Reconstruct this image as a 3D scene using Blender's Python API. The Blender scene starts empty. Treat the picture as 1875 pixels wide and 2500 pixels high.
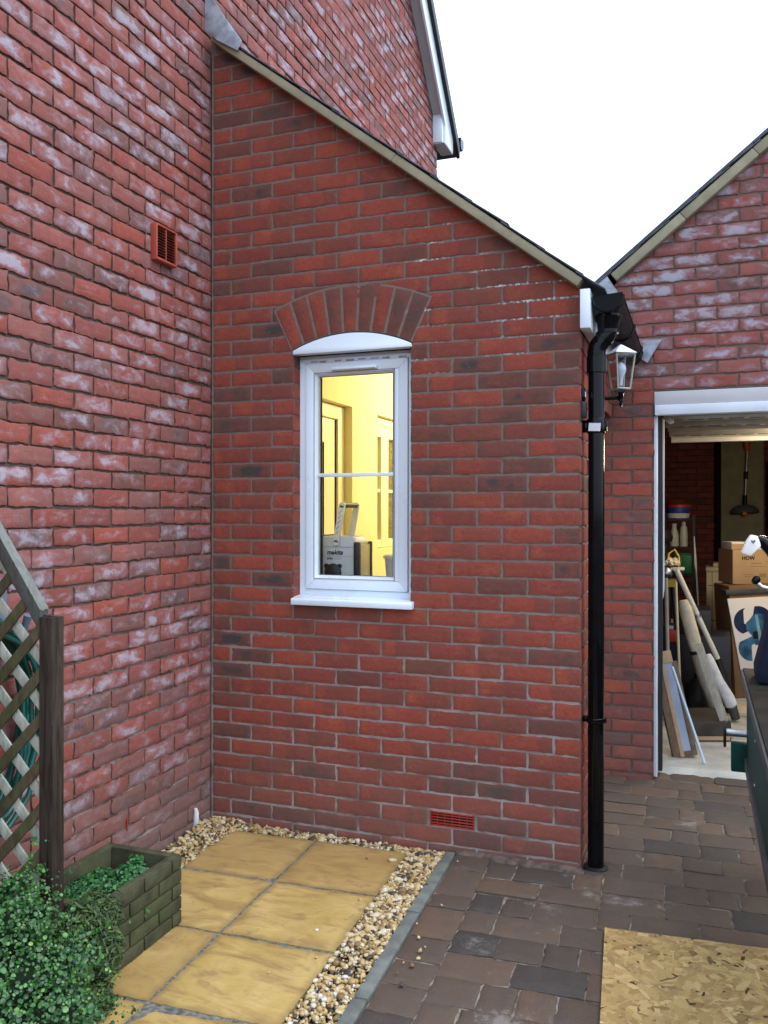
import bpy, bmesh, math, random
import numpy as np
from mathutils import Matrix, Vector
R = math.radians
S = bpy.context.scene
COL = S.collection
random.seed(7)
RNG = np.random.default_rng(11)

# ------------------------------------------------------------------ camera
cam_d = bpy.data.cameras.new("camera")
cam_d.sensor_fit = 'HORIZONTAL'
cam_d.sensor_width = 36.0
cam_d.lens = 36.0 * 2074.6 / 1875.0
cam_d.clip_start = 0.05
cam_d.clip_end = 3000
cam = bpy.data.objects.new("camera", cam_d)
COL.objects.link(cam)
_r = Vector((0.938242628, 0.345976802, 0.00090737))
_u = Vector((-0.00135312, 0.00104685, 0.99999854))
_w = Vector((-0.34597535, 0.93824248, -0.00145035))
M = Matrix(((_r.x, _u.x, -_w.x, 2.26234), (_r.y, _u.y, -_w.y, -3.65818),
            (_r.z, _u.z, -_w.z, 1.49247), (0, 0, 0, 1)))
cam.matrix_world = M
S.camera = cam

# ------------------------------------------------------------------ world and sun
SUN_EL, SUN_AZ = 58.0, 90.0      # azimuth clockwise from +y
W = bpy.data.worlds.new("World")
S.world = W
W.use_nodes = True
nt = W.node_tree
nt.nodes.clear()
sky = nt.nodes.new('ShaderNodeTexSky')
sky.sky_type = 'NISHITA'
sky.sun_disc = False
sky.sun_elevation = R(SUN_EL)
sky.sun_rotation = R(SUN_AZ)
sky.air_density = 1.0
sky.dust_density = 2.0
sky.ozone_density = 1.0
hsv = nt.nodes.new('ShaderNodeHueSaturation')
hsv.inputs['Saturation'].default_value = 0.6
bg = nt.nodes.new('ShaderNodeBackground')
bg.inputs['Strength'].default_value = 0.15
out = nt.nodes.new('ShaderNodeOutputWorld')
nt.links.new(sky.outputs[0], hsv.inputs['Color'])
cloud = nt.nodes.new('ShaderNodeMix')          # an even layer of white cloud over the clear sky
cloud.data_type = 'RGBA'
cloud.inputs[0].default_value = 0.62
tc = nt.nodes.new('ShaderNodeTexCoord')
sxyz = nt.nodes.new('ShaderNodeSeparateXYZ')
nt.links.new(tc.outputs['Generated'], sxyz.inputs[0])
lum = nt.nodes.new('ShaderNodeMath'); lum.operation = 'MULTIPLY_ADD'; lum.use_clamp = False
lum.inputs[1].default_value = 0.85; lum.inputs[2].default_value = 0.72
clampz = nt.nodes.new('ShaderNodeMath'); clampz.operation = 'MAXIMUM'; clampz.inputs[1].default_value = 0.0
nt.links.new(sxyz.outputs[2], clampz.inputs[0])
nt.links.new(clampz.outputs[0], lum.inputs[0])
vs_ = nt.nodes.new('ShaderNodeVectorMath'); vs_.operation = 'SCALE'
vs_.inputs[0].default_value = (5.4, 6.45, 8.0)
nt.links.new(lum.outputs[0], vs_.inputs['Scale'])
nt.links.new(vs_.outputs[0], cloud.inputs[7])
nt.links.new(hsv.outputs[0], cloud.inputs[6])
nt.links.new(cloud.outputs[2], bg.inputs['Color'])
nt.links.new(bg.outputs[0], out.inputs['Surface'])
sd = bpy.data.lights.new("sun", 'SUN')
sd.energy = 0.5
sd.angle = R(40)
sd.color = (1.0, 0.97, 0.93)
so = bpy.data.objects.new("sun", sd)
COL.objects.link(so)
_el, _az = R(SUN_EL), R(SUN_AZ)
_d = Vector((math.sin(_az) * math.cos(_el), math.cos(_az) * math.cos(_el), math.sin(_el)))
so.rotation_euler = (-_d).to_track_quat('-Z', 'Y').to_euler()
S.view_settings.view_transform = 'Standard'
S.view_settings.look = 'None'
S.view_settings.exposure = 1.2
S.view_settings.gamma = 1.0
S.cycles.max_bounces = 8
S.cycles.use_denoising = True
S.cycles.sample_clamp_indirect = 6.0


# ------------------------------------------------------------------ object helpers
def tag(o, label=None, cat=None, group=None, kind=None):
    if label: o['label'] = label
    if cat: o['category'] = cat
    if group: o['group'] = group
    if kind: o['kind'] = kind
    return o


def thing(name, label, cat, loc=(0, 0, 0), group=None):
    o = bpy.data.objects.new(name, None)
    COL.objects.link(o)
    o.location = loc
    o.empty_display_size = 0.1
    return tag(o, label, cat, group)


def put(name, me, mats=None, parent=None):
    if mats:
        for m in (mats if isinstance(mats, (list, tuple)) else [mats]):
            me.materials.append(m)
    o = bpy.data.objects.new(name, me)
    COL.objects.link(o)
    if parent:
        o.parent = parent
        off = parent.location if parent.type == 'EMPTY' else Vector((0, 0, 0))
        o.matrix_parent_inverse = Matrix.Translation(-off)
    return o


class MB:
    """collects shapes into one mesh"""

    def __init__(s):
        s.v, s.f, s.mi = [], [], []
        s.m = 0
        s.pieces = []

    def add(s, vs, fs):
        b = len(s.v)
        s.v += [tuple(v) for v in vs]
        for f in fs:
            s.f.append([b + i for i in f])
            s.mi.append(s.m)
        s.pieces.append((b, len(s.v), len(s.f) - len(fs), len(s.f)))

    def box(s, x0, x1, y0, y1, z0, z1, X=None):
        vs = [Vector((x, y, z)) for z in (z0, z1) for y in (y0, y1) for x in (x0, x1)]
        if X is not None: vs = [X @ v for v in vs]
        s.add(vs, [(0, 2, 3, 1), (4, 5, 7, 6), (0, 1, 5, 4), (2, 6, 7, 3), (0, 4, 6, 2), (1, 3, 7, 5)])
        return s

    def prism(s, pts, ext):
        n = len(pts)
        e = Vector(ext)
        p = [Vector(q) for q in pts]
        s.add(p + [q + e for q in p],
              [tuple(range(n - 1, -1, -1)), tuple(range(n, 2 * n))] +
              [(i, (i + 1) % n, n + (i + 1) % n, n + i) for i in range(n)])
        return s

    def poly(s, pts):
        s.add(pts, [tuple(range(len(pts)))])
        return s

    def tube(s, path, r, seg=10, closed=False, caps=True):
        P = [Vector(p) for p in path]
        n = len(P)
        rr = r if isinstance(r, (list, tuple)) else [r] * n
        up = None
        vs = []
        for i in range(n):
            a = P[i - 1] if (i > 0 or closed) else P[i]
            b = P[(i + 1) % n] if (i < n - 1 or closed) else P[i]
            t = (b - a).normalized()
            if up is None:
                up = t.orthogonal().normalized()
            up = (up - t * up.dot(t)).normalized()
            q = t.cross(up)
            for k in range(seg):
                an = 2 * math.pi * k / seg
                vs.append(P[i] + (up * math.cos(an) + q * math.sin(an)) * rr[i])
        fs = []
        for i in range(n if closed else n - 1):
            j = (i + 1) % n
            for k in range(seg):
                l = (k + 1) % seg
                fs.append((i * seg + k, i * seg + l, j * seg + l, j * seg + k))
        if caps and not closed:
            fs.append(tuple(range(seg - 1, -1, -1)))
            fs.append(tuple((n - 1) * seg + k for k in range(seg)))
        s.add(vs, fs)
        return s

    def lathe(s, prof, c, axis=(0, 0, 1), seg=20):
        a = Vector(axis).normalized()
        u = a.orthogonal().normalized()
        w = a.cross(u)
        c = Vector(c)
        vs = []
        for (r, h) in prof:
            for k in range(seg):
                an = 2 * math.pi * k / seg
                vs.append(c + a * h + (u * math.cos(an) + w * math.sin(an)) * r)
        n = len(prof)
        fs = []
        for i in range(n - 1):
            for k in range(seg):
                l = (k + 1) % seg
                fs.append((i * seg + k, i * seg + l, (i + 1) * seg + l, (i + 1) * seg + k))
        fs.append(tuple(range(seg - 1, -1, -1)))
        fs.append(tuple((n - 1) * seg + k for k in range(seg)))
        s.add(vs, fs)
        return s

    def build_each(s, name, mats, parent=None, **kw):
        for (v0, v1, f0, f1) in s.pieces:
            q = MB()
            q.v = s.v[v0:v1]
            q.f = [[i - v0 for i in f] for f in s.f[f0:f1]]
            q.mi = s.mi[f0:f1]
            o = q.build(name, mats, parent, **kw)
        return o

    def build(s, name, mats, parent=None, bev=0.0, smooth=True, seg=2, ang=40):
        me = bpy.data.meshes.new(name)
        me.from_pydata(s.v, [], s.f)
        me.polygons.foreach_set('material_index', s.mi)
        bm = bmesh.new()
        bm.from_mesh(me)
        bmesh.ops.recalc_face_normals(bm, faces=bm.faces)
        if bev > 0:
            es = [e for e in bm.edges if len(e.link_faces) == 2 and e.calc_face_angle(0) > R(25)]
            bmesh.ops.bevel(bm, geom=es, offset=bev, segments=seg, affect='EDGES', profile=0.5, clamp_overlap=True)
        bm.to_mesh(me)
        bm.free()
        if smooth:
            me.shade_smooth()
            me.set_sharp_from_angle(angle=R(ang))
        return put(name, me, mats, parent)


def mesh_np(name, V, F, mats, parent=None, attr=None, mi=None, smooth=True, ang=None):
    """V (n,3), F list of int arrays (m,k) all same k, or list of such"""
    me = bpy.data.meshes.new(name)
    if not isinstance(F, list): F = [F]
    nl = sum(f.size for f in F)
    npoly = sum(len(f) for f in F)
    me.vertices.add(len(V))
    me.vertices.foreach_set('co', np.asarray(V, np.float32).ravel())
    me.loops.add(nl)
    me.loops.foreach_set('vertex_index', np.concatenate([f.ravel() for f in F]).astype(np.int32))
    me.polygons.add(npoly)
    tot = np.concatenate([np.full(len(f), f.shape[1]) for f in F])
    st = np.concatenate([[0], np.cumsum(tot)[:-1]])
    me.polygons.foreach_set('loop_start', st.astype(np.int32))
    me.polygons.foreach_set('loop_total', tot.astype(np.int32))
    if mi is not None: me.polygons.foreach_set('material_index', np.asarray(mi, np.int32))
    me.update(calc_edges=True)
    me.validate()
    if attr is not None:
        a = me.attributes.new('bk', 'FLOAT_COLOR', 'POINT')
        a.data.foreach_set('color', np.asarray(attr, np.float32).ravel())
    if smooth:
        me.shade_smooth()
        if ang: me.set_sharp_from_angle(angle=R(ang))
    return put(name, me, mats, parent)


def vnoise(x, y, seed=0):
    """smooth value noise, numpy"""
    rs = np.random.default_rng(seed)
    T = rs.random((64, 64))
    xi = np.floor(x).astype(int); yi = np.floor(y).astype(int)
    fx = x - xi; fy = y - yi
    fx = fx * fx * (3 - 2 * fx); fy = fy * fy * (3 - 2 * fy)
    g = lambda a, b: T[a % 64, b % 64]
    return (g(xi, yi) * (1 - fx) + g(xi + 1, yi) * fx) * (1 - fy) + (g(xi, yi + 1) * (1 - fx) + g(xi + 1, yi + 1) * fx) * fy


# ------------------------------------------------------------------ material helpers
class NT:
    def __init__(s, name):
        s.mat = bpy.data.materials.new(name)
        s.mat.use_nodes = True
        s.t = s.mat.node_tree
        s.t.nodes.clear()
        s.out = s.t.nodes.new('ShaderNodeOutputMaterial')
        s.b = s.t.nodes.new('ShaderNodeBsdfPrincipled')
        s.t.links.new(s.b.outputs[0], s.out.inputs[0])

    def n(s, typ, **kw):
        x = s.t.nodes.new(typ)
        for k, v in kw.items(): setattr(x, k, v)
        return x

    def set(s, sock, v):
        if hasattr(v, 'is_output') or isinstance(v, bpy.types.NodeSocket): s.t.links.new(v, sock)
        else:
            try: sock.default_value = v
            except Exception: sock.default_value = (*v, 1.0)

    def math(s, op, a, b=0.0, c=0.0, clamp=False):
        x = s.n('ShaderNodeMath', operation=op, use_clamp=clamp)
        s.set(x.inputs[0], a); s.set(x.inputs[1], b); s.set(x.inputs[2], c)
        return x.outputs[0]

    def ss(s, v, a, b):
        x = s.n('ShaderNodeMapRange', interpolation_type='SMOOTHSTEP')
        s.set(x.inputs[0], v); x.inputs[1].default_value = a; x.inputs[2].default_value = b
        return x.outputs[0]

    def mix(s, f, a, b, mode='MIX'):
        x = s.n('ShaderNodeMix', data_type='RGBA', blend_type=mode)
        s.set(x.inputs[0], f)
        s.set(x.inputs[6], a if not isinstance(a, tuple) else (*a[:3], 1.0))
        s.set(x.inputs[7], b if not isinstance(b, tuple) else (*b[:3], 1.0))
        return x.outputs[2]

    def noise(s, vec, scale, detail=3, rough=0.55, dist=0.0):
        x = s.n('ShaderNodeTexNoise')
        if vec is not None: s.set(x.inputs['Vector'], vec)
        x.inputs['Scale'].default_value = scale
        x.inputs['Detail'].default_value = detail
        x.inputs['Roughness'].default_value = rough
        x.inputs['Distortion'].default_value = dist
        return x.outputs['Fac']

    def obj(s): return s.n('ShaderNodeTexCoord').outputs['Object']

    def mapv(s, vec, scale=(1, 1, 1), rot=(0, 0, 0)):
        x = s.n('ShaderNodeMapping')
        s.set(x.inputs[0], vec)
        x.inputs['Rotation'].default_value = rot
        x.inputs['Scale'].default_value = scale
        return x.outputs[0]

    def bump(s, h, strength=0.3, dist=0.01):
        x = s.n('ShaderNodeBump')
        x.inputs['Strength'].default_value = strength
        x.inputs['Distance'].default_value = dist
        s.set(x.inputs['Height'], h)
        s.t.links.new(x.outputs[0], s.b.inputs['Normal'])

    def attr(s):
        a = s.n('ShaderNodeAttribute', attribute_name='bk')
        q = s.n('ShaderNodeSeparateColor')
        s.t.links.new(a.outputs['Color'], q.inputs[0])
        return q.outputs[0], q.outputs[1], q.outputs[2], a.outputs['Alpha']

    def base(s, c): s.set(s.b.inputs['Base Color'], c if not isinstance(c, tuple) else (*c[:3], 1.0))

    def rough(s, r): s.set(s.b.inputs['Roughness'], r)


def plain(name, col, rough=0.5, var=0.12, scale=12.0, bump=0.0, metal=0.0, dirt=None, spec=0.5, bscale=None, stretch=(1, 1, 1)):
    m = NT(name)
    o = m.mapv(m.obj(), scale=stretch)
    n = m.noise(o, scale, 4)
    dark = tuple(c * (1 - var) for c in col)
    lite = tuple(min(1, c * (1 + var)) for c in col)
    c = m.mix(m.ss(n, 0.3, 0.7), dark, lite)
    if dirt:
        c = m.mix(m.math('MULTIPLY', m.ss(m.noise(o, scale * 0.35, 6, 0.65), 0.48, 0.72), dirt[1]), c, dirt[0])
    m.base(c)
    m.rough(m.math('MULTIPLY_ADD', n, 0.15, rough - 0.07))
    m.b.inputs['Metallic'].default_value = metal
    m.b.inputs['Specular IOR Level'].default_value = spec if rough < 0.6 else min(spec, 0.18)
    if bump: m.bump(m.noise(o, bscale or scale * 6, 4), bump, 0.004)
    return m.mat


def brick_mat(name, efflo=0.0, burnt=1.0, damp=0.0, ebias=0.0, ein=(0.37, 0.34, 0.40), fine=1.0):
    m = NT(name)
    r1, r2, u, v = m.attr()
    pos = m.obj()
    off = m.n('ShaderNodeCombineXYZ')
    m.set(off.inputs[0], m.math('MULTIPLY', r2, 13.0))
    m.set(off.inputs[1], m.math('MULTIPLY', r1, 17.0))
    m.set(off.inputs[2], m.math('MULTIPLY', r2, 29.0))
    va = m.n('ShaderNodeVectorMath', operation='ADD')
    m.set(va.inputs[0], pos); m.set(va.inputs[1], off.outputs[0])
    q = va.outputs[0]
    n1 = m.noise(q, 10, 3)
    n2 = m.noise(q, 46, 5)
    n3 = m.noise(pos, 330, 3)
    wn = m.n('ShaderNodeTexWhiteNoise', noise_dimensions='2D')
    cmb = m.n('ShaderNodeCombineXYZ')
    m.set(cmb.inputs[0], r1); m.set(cmb.inputs[1], r2)
    m.set(wn.inputs['Vector'], cmb.outputs[0])
    w = m.n('ShaderNodeSeparateColor')
    m.t.links.new(wn.outputs['Color'], w.inputs[0])
    w1, w2, w3 = w.outputs
    cu = m.math('SUBTRACT', 1.0, m.math('POWER', m.math('ABSOLUTE', m.math('MULTIPLY_ADD', u, 2.0, -1.0)), 3.0))
    cv = m.math('SUBTRACT', 1.0, m.math('POWER', m.math('ABSOLUTE', m.math('MULTIPLY_ADD', v, 2.0, -1.0)), 3.0))
    cw = m.math('MULTIPLY', cu, cv)
    A, B, Cc = (0.322, 0.074, 0.047), (0.232, 0.058, 0.045), (0.350, 0.090, 0.050)
    c = m.mix(r2, A, B)
    c = m.mix(m.ss(n1, 0.5, 0.75), c, Cc)
    # soft tonal mottling
    c = m.mix(m.math('MULTIPLY', m.ss(n2, 0.45, 0.75), 0.35), c, (0.22, 0.045, 0.034))
    n4 = m.noise(q, 125, 4, 0.65)
    c = m.mix(m.math('MULTIPLY', m.ss(n4, 0.50, 0.72), 0.42), c, (0.15, 0.042, 0.034))
    c = m.mix(m.math('MULTIPLY', m.ss(n4, 0.48, 0.30), 0.30), c, (0.42, 0.135, 0.090))
    cre = m.ss(m.noise(m.mapv(q, (9, 9, 62)), 1.0, 4, 0.6, 0.8), 0.60, 0.70)
    c = m.mix(m.math('MULTIPLY', cre, 0.40), c, (0.12, 0.038, 0.032))
    # kiss-marked halves
    edge = m.math('MULTIPLY_ADD', w1, 0.6, 0.2)
    kd = m.math('ADD', m.math('SUBTRACT', u, edge), m.math('MULTIPLY_ADD', n2, 0.12, -0.06))
    kiss = m.math('MULTIPLY', m.ss(kd, -0.025, 0.025), m.ss(w2, 0.62, 0.68))
    c = m.mix(m.math('MULTIPLY', kiss, 0.62), c, (0.17, 0.062, 0.05))
    # burnt headers and flashed faces
    d = m.ss(r1, 0.60, 0.86)
    bl = m.math('MULTIPLY', m.ss(n1, 0.40, 0.60), m.math('MULTIPLY_ADD', cw, 0.7, 0.3))
    c = m.mix(m.math('MULTIPLY', m.math('MULTIPLY', d, m.math('MULTIPLY_ADD', bl, 0.45, 0.5)), burnt), c, (0.105, 0.066, 0.055))
    db = m.math('MULTIPLY', m.ss(r1, 0.88, 0.96), m.ss(m.math('MULTIPLY', n1, cw), 0.36, 0.56))
    c = m.mix(m.math('MULTIPLY', db, 0.85 * burnt), c, (0.055, 0.055, 0.055))
    smear = m.ss(m.math('ADD', m.math('MULTIPLY', m.math('SUBTRACT', 1.0, cw), 0.75), m.math('MULTIPLY', m.noise(pos, 38, 5, 0.7), 0.75)), 0.72, 1.02)
    c = m.mix(m.math('MULTIPLY', smear, 0.30), c, (0.15, 0.088, 0.072))
    if efflo > 0:
        e0 = m.noise(m.mapv(q, (1, 1, 1.7)), 13, 5, 0.6, 0.4)
        k = m.math('ADD', e0, m.math('MULTIPLY_ADD', cw, 0.20, -0.20))
        k = m.math('ADD', k, m.math('MULTIPLY_ADD', w3, 0.32, -0.15))
        k = m.math('ADD', k, ebias)
        e = m.math('MULTIPLY', m.ss(m.math('ADD', k, m.math('MULTIPLY_ADD', n4, 0.16, -0.08)), 0.44, 0.72), 0.72)
        c = m.mix(m.math('MULTIPLY', e, efflo), c, ein)
        film = m.math('MULTIPLY', m.math('MULTIPLY_ADD', w2, 0.45, 0.05), efflo)
        c = m.mix(film, c, (0.31, 0.15, 0.145))
        e2 = m.math('MULTIPLY', m.ss(m.math('ADD', k, m.math('MULTIPLY', m.noise(q, 60, 4), 0.2)), 0.72, 0.82), efflo)
        c = m.mix(m.math('MULTIPLY', e2, 0.55), c, (0.46, 0.45, 0.52))
    if damp > 0:
        sx = m.n('ShaderNodeSeparateXYZ')
        m.set(sx.inputs[0], pos)
        zz = m.math('ADD', sx.outputs[2], m.math('MULTIPLY_ADD', m.noise(pos, 4, 4), 0.5, -0.25))
        dd = m.ss(zz, 0.55, 0.0)
        c = m.mix(m.math('MULTIPLY', dd, damp), c, (0.19, 0.125, 0.105))
    # fine pits and specks
    c = m.mix(m.math('MULTIPLY', m.ss(n3, 0.66, 0.78), 0.45), c, (0.10, 0.035, 0.03))
    vo = m.n('ShaderNodeTexVoronoi')
    m.set(vo.inputs['Vector'], pos)
    vo.inputs['Scale'].default_value = 42
    c = m.mix(m.math('MULTIPLY', m.ss(vo.outputs['Distance'], 0.075, 0.04), 0.5), c, (0.55, 0.45, 0.42))
    m.base(c)
    m.rough(m.math('MULTIPLY_ADD', n2, 0.2, 0.68))
    m.b.inputs['Specular IOR Level'].default_value = 0.12
    h = m.math('ADD', m.math('MULTIPLY', n3, 0.5), m.math('MULTIPLY', n2, 0.9))
    m.bump(h, 0.75 * fine, 0.004)
    return m.mat


def mortar_mat(name, col, lime=0.0, limebox=None, damp=0.0):
    m = NT(name)
    o = m.obj()
    n = m.noise(o, 30, 5)
    n2 = m.noise(o, 260, 3)
    c = m.mix(n, tuple(x * 0.7 for x in col), tuple(x * 1.25 for x in col))
    c = m.mix(m.math('MULTIPLY', m.ss(n2, 0.6, 0.75), 0.4), c, tuple(x * 0.45 for x in col))
    sx = m.n('ShaderNodeSeparateXYZ')
    m.set(sx.inputs[0], o)
    if lime:
        lo = m.ss(sx.outputs[2], 1.5, 0.2)
        c = m.mix(m.math('MULTIPLY', m.math('MULTIPLY', lo, m.ss(m.noise(o, 7, 4), 0.35, 0.6)), lime), c, (0.42, 0.36, 0.34))
    if limebox:
        bx = m.math('MULTIPLY', m.ss(sx.outputs[0], limebox[0], limebox[0] + 0.15), m.ss(sx.outputs[2], limebox[1], limebox[1] + 0.05))
        bx = m.math('MULTIPLY', bx, m.ss(sx.outputs[2], limebox[2], limebox[2] - 0.05))
        fr = m.math('ABSOLUTE', m.math('SUBTRACT', m.math('FRACT', m.math('MULTIPLY_ADD', sx.outputs[2], 1 / .075, .5)), .5))
        bx = m.math('MULTIPLY', bx, m.ss(fr, .13, .09))
        bx = m.math('MULTIPLY', bx, m.ss(m.noise(o, 3.5, 3), 0.45, 0.62))
        c = m.mix(m.math('MULTIPLY', bx, m.ss(m.noise(o, 60, 5, 0.7), 0.47, 0.60)), c, (0.72, 0.70, 0.71))
    m.base(c)
    m.rough(0.92)
    m.b.inputs['Specular IOR Level'].default_value = 0.08
    m.bump(m.math('ADD', n2, m.math('MULTIPLY', n, 1.5)), 0.7, 0.004)
    return m.mat


def wood_mat(name, c1, c2, axis='Z', green=0.0, rough=0.75, grain=1.0):
    m = NT(name)
    o = m.obj()
    st = {'X': (2, 26, 26), 'Y': (26, 2, 26), 'Z': (26, 26, 2), 'D': (18, 18, 5)}[axis]
    w = m.noise(m.mapv(o, st), 2.2 * grain, 6, 0.65, 1.2)
    c = m.mix(m.ss(w, 0.3, 0.7), c1, c2)
    k = m.noise(o, 5, 4)
    if green: c = m.mix(m.math('MULTIPLY', m.ss(k, 0.42, 0.7), green), c, (0.075, 0.095, 0.035))
    c = m.mix(m.math('MULTIPLY', m.ss(m.noise(m.mapv(o, st), 7 * grain, 4), 0.62, 0.72), 0.5), c, tuple(x * 0.35 for x in c1))
    m.base(c)
    m.rough(rough)
    m.b.inputs['Specular IOR Level'].default_value = 0.12
    m.bump(w, 0.4, 0.003)
    return m.mat


# ------------------------------------------------------------------ materials
M_ = {}
M_['brick_front'] = brick_mat('brick_front', efflo=0.0, burnt=1.0, damp=0.35)
M_['brick_old'] = brick_mat('brick_weathered', efflo=0.9, burnt=1.0, ebias=0.03, damp=0.75)
M_['brick_garage'] = brick_mat('brick_garage', efflo=1.0, burnt=0.8, ebias=0.07, damp=0.5)
M_['brick_pier'] = brick_mat('brick_inner', efflo=0.1, burnt=0.8, damp=0.3)
M_['mortar_front'] = mortar_mat('mortar_front', (0.225, 0.172, 0.148), lime=0.85, limebox=(0.95, 2.10, 2.85))
M_['mortar_old'] = mortar_mat('mortar_old', (0.115, 0.085, 0.072), lime=0.8)
M_['mortar_garage'] = mortar_mat('mortar_garage', (0.18, 0.135, 0.115))
M_['upvc'] = plain('white_upvc', (0.77, 0.86, 0.94), 0.28, 0.02, 3)
M_['upvc_matt'] = plain('white_painted', (0.70, 0.74, 0.79), 0.5, 0.05, 5, dirt=((0.45, 0.45, 0.46), 0.4))
M_['soffit'] = plain('soffit_board', (0.55, 0.54, 0.55), 0.55, 0.06, 4)
M_['black_pvc'] = plain('black_pvc', (0.003, 0.0033, 0.004), 0.10, 0.2, 20, spec=0.2)
M_['black_matt'] = plain('black_plastic', (0.009, 0.0095, 0.011), 0.5, 0.2, 30)
M_['dark_gap'] = plain('dark_gap', (0.012, 0.011, 0.010), 0.9, 0.1, 10)
M_['lead'] = plain('lead_sheet', (0.33, 0.36, 0.42), 0.5, 0.35, 14, bump=0.2, metal=0.15, dirt=((0.2, 0.21, 0.24), 0.6))
M_['undercloak'] = plain('cream_undercloak', (0.34, 0.305, 0.205), 0.85, 0.14, 9, bump=0.3, dirt=((0.3, 0.28, 0.2), 0.5))
M_['slate'] = plain('roof_slate', (0.055, 0.06, 0.072), 0.5, 0.35, 18, bump=0.4)
M_['plaster'] = plain('warm_plaster', (0.80, 0.72, 0.44), 0.85, 0.02, 4)
M_['plaster_white'] = plain('white_gloss_wood', (0.82, 0.77, 0.56), 0.45, 0.02, 4)
M_['airbrick'] = plain('terracotta_plastic', (0.36, 0.032, 0.022), 0.42, 0.12, 40)
M_['vent'] = plain('vent_plastic', (0.38, 0.075, 0.05), 0.42, 0.1, 20)
M_['steel'] = plain('steel', (0.45, 0.46, 0.48), 0.35, 0.15, 20, metal=0.9)
M_['concrete'] = plain('concrete', (0.46, 0.45, 0.40), 0.9, 0.16, 7, bump=0.4, dirt=((0.28, 0.27, 0.23), 0.5))
M_['kerb'] = plain('kerb_concrete', (0.155, 0.165, 0.15), 0.85, 0.2, 16, bump=0.5, dirt=((0.08, 0.09, 0.07), 0.7))
M_['joint_sand'] = plain('joint_sand', (0.17, 0.145, 0.115), 0.95, 0.6, 24, bump=0.6, dirt=((0.45, 0.40, 0.32), 0.5))
M_['slab_joint'] = plain('slab_joint', (0.17, 0.165, 0.145), 0.95, 0.5, 60, bump=0.8, dirt=((0.06, 0.06, 0.05), 0.7))
M_['earth'] = plain('earth', (0.07, 0.055, 0.04), 0.95, 0.4, 15, bump=0.8)
M_['post'] = wood_mat('dark_stained_post', (0.060, 0.045, 0.034), (0.018, 0.014, 0.011), 'Z')
M_['rail'] = wood_mat('grey_weathered_rail', (0.095, 0.098, 0.085), (0.045, 0.045, 0.037), 'D')
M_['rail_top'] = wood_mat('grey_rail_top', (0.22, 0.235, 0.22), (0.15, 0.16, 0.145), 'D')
M_['lath_dark'] = wood_mat('brown_lath', (0.10, 0.080, 0.046), (0.045, 0.036, 0.020), 'D', green=0.5)
M_['lath_pale'] = wood_mat('pale_lath', (0.52, 0.53, 0.47), (0.30, 0.31, 0.25), 'D', green=0.25)
M_['hose'] = plain('green_hose', (0.004, 0.075, 0.060), 0.35, 0.2, 30)
M_['planter'] = plain('mossy_planter', (0.062, 0.062, 0.035), 0.92, 0.35, 14, bump=0.6, dirt=((0.07, 0.085, 0.035), 0.8))
M_['soil'] = plain('planter_soil', (0.035, 0.028, 0.02), 0.95, 0.4, 60, bump=0.9)
M_['card'] = plain('cardboard', (0.42, 0.28, 0.15), 0.8, 0.08, 6)
M_['card_dark'] = plain('dark_cardboard', (0.20, 0.115, 0.06), 0.8, 0.12, 6)
M_['white_card'] = plain('white_card', (0.78, 0.74, 0.70), 0.55, 0.03, 3)
M_['navy'] = plain('navy_fabric', (0.012, 0.014, 0.030), 0.85, 0.25, 120, bump=0.5)
M_['green_paint'] = plain('dark_green_paint', (0.002, 0.052, 0.043), 0.55, 0.3, 9, spec=0.15, dirt=((0.03, 0.035, 0.03), 0.5))
M_['iron'] = plain('dark_cast_iron', (0.026, 0.020, 0.014), 0.6, 0.3, 10, metal=0.0, spec=0.25, dirt=((0.02, 0.05, 0.03), 0.6))
M_['grey_metal'] = plain('grey_worn_metal', (0.055, 0.057, 0.056), 0.55, 0.25, 14, dirt=((0.06, 0.06, 0.055), 0.5))
M_['foam'] = plain('cream_foam_wrap', (0.60, 0.53, 0.40), 0.85, 0.12, 16, bump=0.5, dirt=((0.35, 0.27, 0.16), 0.4))
M_['foam_white'] = plain('white_foam_wrap', (0.66, 0.66, 0.66), 0.8, 0.12, 16, bump=0.5)
M_['block'] = plain('pale_block', (0.36, 0.32, 0.20), 0.9, 0.1, 9, bump=0.4)
M_['orange'] = plain('orange_plastic', (0.62, 0.12, 0.02), 0.45, 0.1, 20)
M_['red'] = plain('red_plastic', (0.45, 0.03, 0.02), 0.5, 0.1, 20)
M_['blue'] = plain('blue_plastic', (0.02, 0.06, 0.28), 0.45, 0.15, 20)
M_['green'] = plain('green_plastic', (0.02, 0.20, 0.05), 0.5, 0.15, 20)
M_['yellow'] = plain('yellow_plastic', (0.62, 0.46, 0.06), 0.5, 0.1, 20)
M_['cream'] = plain('cream_paint', (0.62, 0.55, 0.36), 0.5, 0.05, 8)
M_['bottle'] = plain('white_plastic_bottle', (0.66, 0.64, 0.55), 0.4, 0.05, 8)
M_['door_sheet'] = plain('cream_door_sheet', (0.56, 0.53, 0.44), 0.5, 0.08, 5)
M_['door_rail'] = plain('galvanised_rail', (0.55, 0.54, 0.50), 0.5, 0.1, 9, metal=0.3)
M_['case_grey'] = plain('pale_grey_case', (0.50, 0.52, 0.54), 0.45, 0.05, 9, dirt=((0.36, 0.36, 0.35), 0.4))
M_['ink'] = plain('black_ink', (0.015, 0.015, 0.015), 0.6, 0.05, 9)
M_['fillet'] = plain('dirty_mortar', (0.115, 0.085, 0.07), 0.95, 0.4, 30, bump=0.8)
M_['shadow_line'] = plain('grey_shadow_line', (0.16, 0.17, 0.19), 0.6, 0.1, 9)
M_['film_print'] = plain('film_print', (0.36, 0.37, 0.39), 0.5, 0.3, 60)
M_['grey_ink'] = plain('grey_ink', (0.16, 0.17, 0.18), 0.6, 0.05, 9)
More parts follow.
